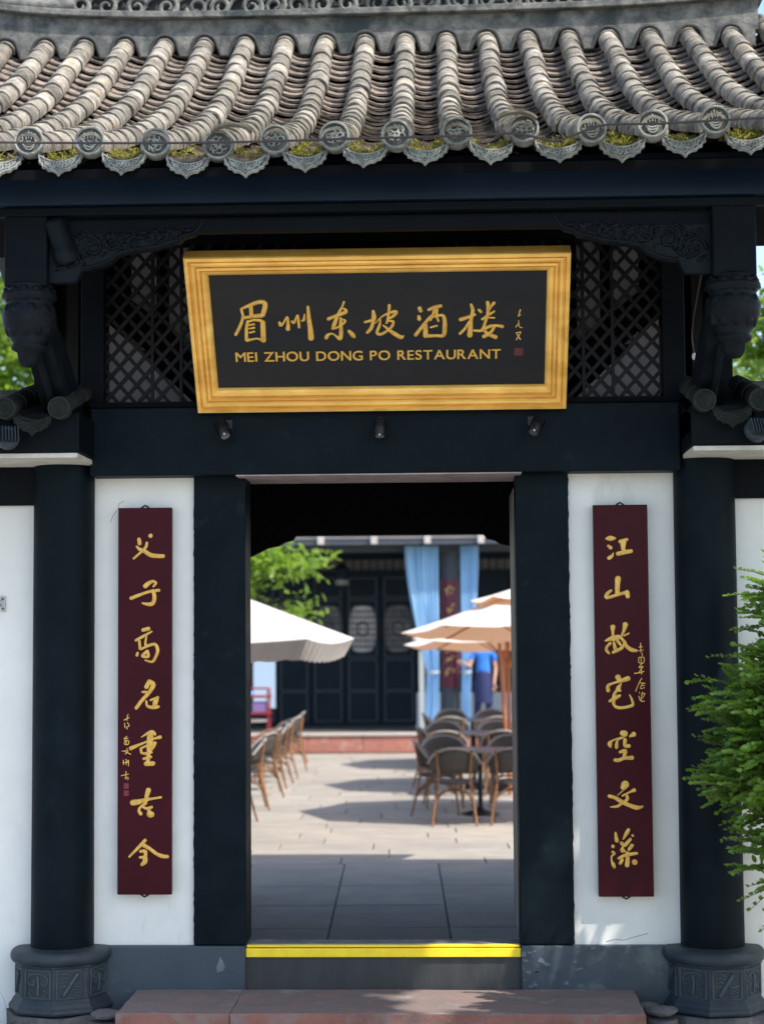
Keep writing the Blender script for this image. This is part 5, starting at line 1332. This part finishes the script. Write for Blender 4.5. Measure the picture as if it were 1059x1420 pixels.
# red cart at the left
RC = empty('red_trolley', (-3.0, 21.2, 0)); tag(RC, 'red serving trolley with blue cloth standing before the terrace at the left', 'trolley')
for z in (.30, .72, 1.0): MB().box(-.36, .33, -.22, .22, z, z + .035).build('shelf', M_redcart, RC, bev=.005)
for a in (-.33, .30):
    for b in (-.19, .19):
        MB().tube([(a, b, .06), (a, b, 1.16)], .016, 6).build('upright', M_redcart, RC)
        MB().lathe([(.05, -.012), (.05, .012)], (0, 0, 0), 12).build('wheel', M_metal, RC, (a, b, .05), (PI / 2, 0, 0))
MB().tube([(-.33, -.19, 1.16), (.30, -.19, 1.16)], .016, 6).build('handle', M_redcart, RC)
MB().box(-.30, .02, -.2, .2, 1.036, 1.10).build('folded_cloth', mk('blue_cloth', (.10, .30, .62), rough=.8), RC, bev=.02)
MB().box(.04, .28, -.18, .18, .757, .93).build('purple_box', mk('purple_box_paint', (.20, .13, .30), rough=.6), RC, bev=.01)

# waiter standing on the terrace
PS = empty('person', (.93, 22.66, .332), 0); tag(PS, 'person in blue polo shirt and navy apron reaching towards the curtain behind the umbrellas', 'person')
def skin(name, pts, edges, mat, parent, sub=2, root=0):
    me = bpy.data.meshes.new(name); me.from_pydata([p[:3] for p in pts], edges, []); me.materials.append(mat)
    o = inst(name, me, parent); sk = o.modifiers.new('skin', 'SKIN')
    lay = me.skin_vertices[0].data if me.skin_vertices else None
    if lay is None:
        bm = bmesh.new(); bm.from_mesh(me); bm.verts.layers.skin.verify(); bm.to_mesh(me); bm.free(); lay = me.skin_vertices[0].data
    for i, p in enumerate(pts): lay[i].radius = (p[3], p[4] if len(p) > 4 else p[3]); lay[i].use_root = (i == root)
    sb = o.modifiers.new('sub', 'SUBSURF'); sb.levels = sub; sb.render_levels = sub
    sk.use_smooth_shade = True
    return o
B_ = [(0, 0, .93, .13, .10), (0, .0, 1.10, .115, .085), (0, .0, 1.28, .135, .09), (0, .0, 1.40, .10, .07), (0, -.005, 1.47, .048), (0, -.015, 1.54, .065, .07), (0, -.015, 1.62, .072, .085), (0, -.01, 1.68, .05, .06),
      (.09, 0, .86, .085), (.10, -.01, .48, .055), (.10, .03, .09, .036), (.11, -.10, .03, .03),
      (-.09, 0, .86, .085), (-.10, .01, .48, .055), (-.12, .05, .09, .036), (-.13, -.08, .03, .03),
      (.17, 0, 1.37, .052), (.22, .01, 1.10, .036), (.19, -.08, .86, .026), (.19, -.11, .79, .028, .015),
      (-.17, 0, 1.37, .052), (-.24, -.06, 1.14, .036), (-.34, -.20, 1.20, .026), (-.38, -.25, 1.22, .028, .015)]
E_2 = [(0, 1), (1, 2), (2, 3), (3, 4), (4, 5), (5, 6), (6, 7), (0, 8), (8, 9), (9, 10), (10, 11), (0, 12), (12, 13), (13, 14), (14, 15), (3, 16), (16, 17), (17, 18), (18, 19), (3, 20), (20, 21), (21, 22), (22, 23)]
body = skin('body', B_, E_2, M_skin, PS)
for hnd, dr in (((.19, -.115, .775), Vector((0, -.25, -1))), ((-.40, -.27, 1.225), Vector((-.8, -.6, .05)))):
    dr = dr.normalized(); sd_ = dr.cross(Vector((.2, .9, .3))).normalized()
    for k in range(5):
        Lf = (.055, .075, .082, .076, .060)[k]; b = Vector(hnd) + sd_ * (.024 - .013 * k) - dr * (.03 if k == 0 else 0); d2 = (dr + sd_ * (.7 if k == 0 else .1 - .05 * k)).normalized()
        MB().tube([b, b + d2 * Lf * .5, b + d2 * Lf + Vector((.008, .012, 0))], [.0095, .009, .006], 6).build('finger', M_skin, body)
skin('shirt', [(0, 0, .98, .15, .115), (0, 0, 1.12, .135, .105), (0, 0, 1.28, .155, .11), (0, 0, 1.40, .115, .085), (.175, 0, 1.375, .068), (.205, .005, 1.22, .058), (-.175, 0, 1.375, .068), (-.21, -.03, 1.24, .058)],
     [(0, 1), (1, 2), (2, 3), (3, 4), (4, 5), (3, 6), (6, 7)], M_shirt, PS)
MB().lathe([(.165, .50), (.17, .60), (.160, .78), (.152, .92), (.135, 1.04)], (0, 0, 0), 24, cap=False).build('apron', M_apron, PS)
skin('trousers', [(0, 0, .93, .135, .105), (.09, 0, .84, .10), (.10, -.01, .48, .07), (.10, .03, .10, .058), (-.09, 0, .84, .10), (-.10, .01, .48, .07), (-.12, .05, .10, .058)], [(0, 1), (1, 2), (2, 3), (0, 4), (4, 5), (5, 6)], M_apron, PS)
MB().ball((0, .005, 1.64), .088, 12, (.95, 1.08, 1.0)).build('hair', M_hair, PS)
for s_ in (-1, 1):
    MB().ball((s_ * .028, -.098, 1.615), .011, 6).build('eye', M_whitep, PS); MB().ball((s_ * .078, -.01, 1.60), .018, 6, (.4, .8, 1.2)).build('ear', M_skin, PS)
MB().tube([(0, -.098, 1.615), (0, -.118, 1.585)], [.008, .013], 6).build('nose', M_skin, PS)
MB().tube([(-.022, -.097, 1.555), (0, -.103, 1.552), (.022, -.097, 1.555)], .005, 5).build('mouth', M_seal, PS)
for s_ in (-1, 1): MB().box(s_ * .11 - .045, s_ * .11 + .045, -.16, .09, 0, .07).build('shoe', M_hair, PS, bev=.02)

# ------------------------------------------------------------------ trees
def tree(name, base, trunk, clusters, n, size, lab, mat=M_leafb, seed=1):
    T = empty(name, base); tag(T, lab, 'tree'); rg = random.Random(seed); mb = MB()
    tot = sum(c[1].x * c[1].y * c[1].z for c in clusters)
    tuft = []
    for c, rd in clusters:
        for _ in range(max(3, int(n / 26 * rd.x * rd.y * rd.z / tot))):
            u = Vector((rg.gauss(0, 1), rg.gauss(0, 1), rg.gauss(0, 1))).normalized() * rg.uniform(.35, 1) ** .5
            tuft.append(c + Vector((u.x * rd.x, u.y * rd.y, u.z * rd.z)))
    def fp():
        c = rg.choice(tuft); d = Vector((rg.gauss(0, 1), rg.gauss(0, 1), rg.gauss(0, .7))); return c + d * size * 1.0, None
    leaves(mb, n, fp, size, .5, .35, rg)
    tag(inst('foliage', mb.mesh('foliage', mat), T), kind='stuff')
    w = MB(); w.tube(trunk, [.14 * (1 - .75 * i / (len(trunk) - 1)) for i in range(len(trunk))], 8)
    for c, rd in clusters:
        a = Vector(trunk[-2]); w.tube([a, (a + c) * .5 + Vector((0, 0, .15)), c], [.05, .03, .01], 6)
    inst('trunk', w.mesh('trunk', M_bark), T); return T
tree('courtyard_tree', (-3.4, 16.4, 0), [(0, 0, 0), (.1, 0, 1.5), (.25, 0, 2.4), (.5, 0, 3.0)],
     [(Vector((.75, 0, 3.25)), Vector((.65, .6, .38))), (Vector((1.35, -.1, 2.98)), Vector((.42, .4, .24))), (Vector((1.72, 0, 3.02)), Vector((.36, .35, .22))), (Vector((.3, 0, 3.6)), Vector((.7, .6, .4))), (Vector((.55, 0, 2.75)), Vector((.5, .5, .28))),
      (Vector((1.45, 0, 2.42)), Vector((.42, .3, .07))), (Vector((.0, 0, 3.1)), Vector((.5, .5, .4)))], 3600, .13, 'bright green tree in the courtyard, above the white square umbrella', seed=3)
tree('background_tree', (-6.9, 19.0, 0), [(0, 0, 0), (.1, 0, 3), (0, 0, 5), (0, 0, 6.5)],
     [(Vector((.3, 0, 5.0)), Vector((1.5, 1, 1.3))), (Vector((-.4, 0, 6.8)), Vector((1.6, 1.2, 1.2))), (Vector((.2, 0, 7.7)), Vector((1.3, 1, .9))), (Vector((.6, 0, 6.0)), Vector((1.0, 1, .8))), (Vector((.6, .3, 4.6)), Vector((1.2, .8, .6)))], 16000, .14, 'sunlit green tree seen left of the gate between the eave and the wall coping', seed=8)
tree('background_tree', (6.4, 27.0, 0), [(0, 0, 0), (.1, 0, 3), (0, 0, 5), (0, 0, 6.5)],
     [(Vector((.1, 0, 7.0)), Vector((1.2, 1, .9))), (Vector((-.3, 0, 6.2)), Vector((1.2, 1.2, .8))), (Vector((.6, 0, 5.6)), Vector((1.2, 1, .8)))], 6000, .15, 'yellow green foliage seen right of the gate above the wall coping', seed=9)
tree('background_tree', (-3.3, 12.5, 0), [(0, 0, 0), (0, 0, 4), (-.1, 0, 8), (-.2, 0, 9.0)],
     [(Vector((-.1, 0, 8.9)), Vector((.9, .8, .8))), (Vector((-.9, 0, 9.2)), Vector((.8, .8, .8)))], 4500, .12, 'green tree top showing through the openwork at the left end of the roof ridge', seed=10)
# unseen roof added right of the gate; its eave closes the shade on the paving
CW = empty('shade_roof', (5.5, 4.2, 0)); tag(CW, 'unseen low roof right of the gatehouse, added for the shade it casts', 'shade roof')
MB().prism([(1.85, 3.05), (.2, 3.28), (-1.5, 3.05), (-1.5, 2.97), (.2, 3.20), (1.85, 2.97)], -4.2, 4, 'x').build('roof', M_hallroof, CW)
for x in (-2.4, 0, 3): MB().tube([(x, 1.4, 0), (x, 1.4, 3.08)], .09, 10).build('post', M_wood, CW)

tree('background_tree', (4.3, 9.6, 0), [(0, 0, 0), (.05, 0, 2), (0, 0, 3.6), (-.1, 0, 4.4)],
     [(Vector((-.35, 0, 4.75)), Vector((.45, .4, .30))), (Vector((.1, 0, 4.6)), Vector((.5, .4, .5))), (Vector((-.55, 0, 5.1)), Vector((.4, .35, .25))), (Vector((-.2, 0, 5.6)), Vector((.5, .4, .4)))], 4200, .13, 'bright young tree showing in the gap between right pendant and wall coping', seed=14)
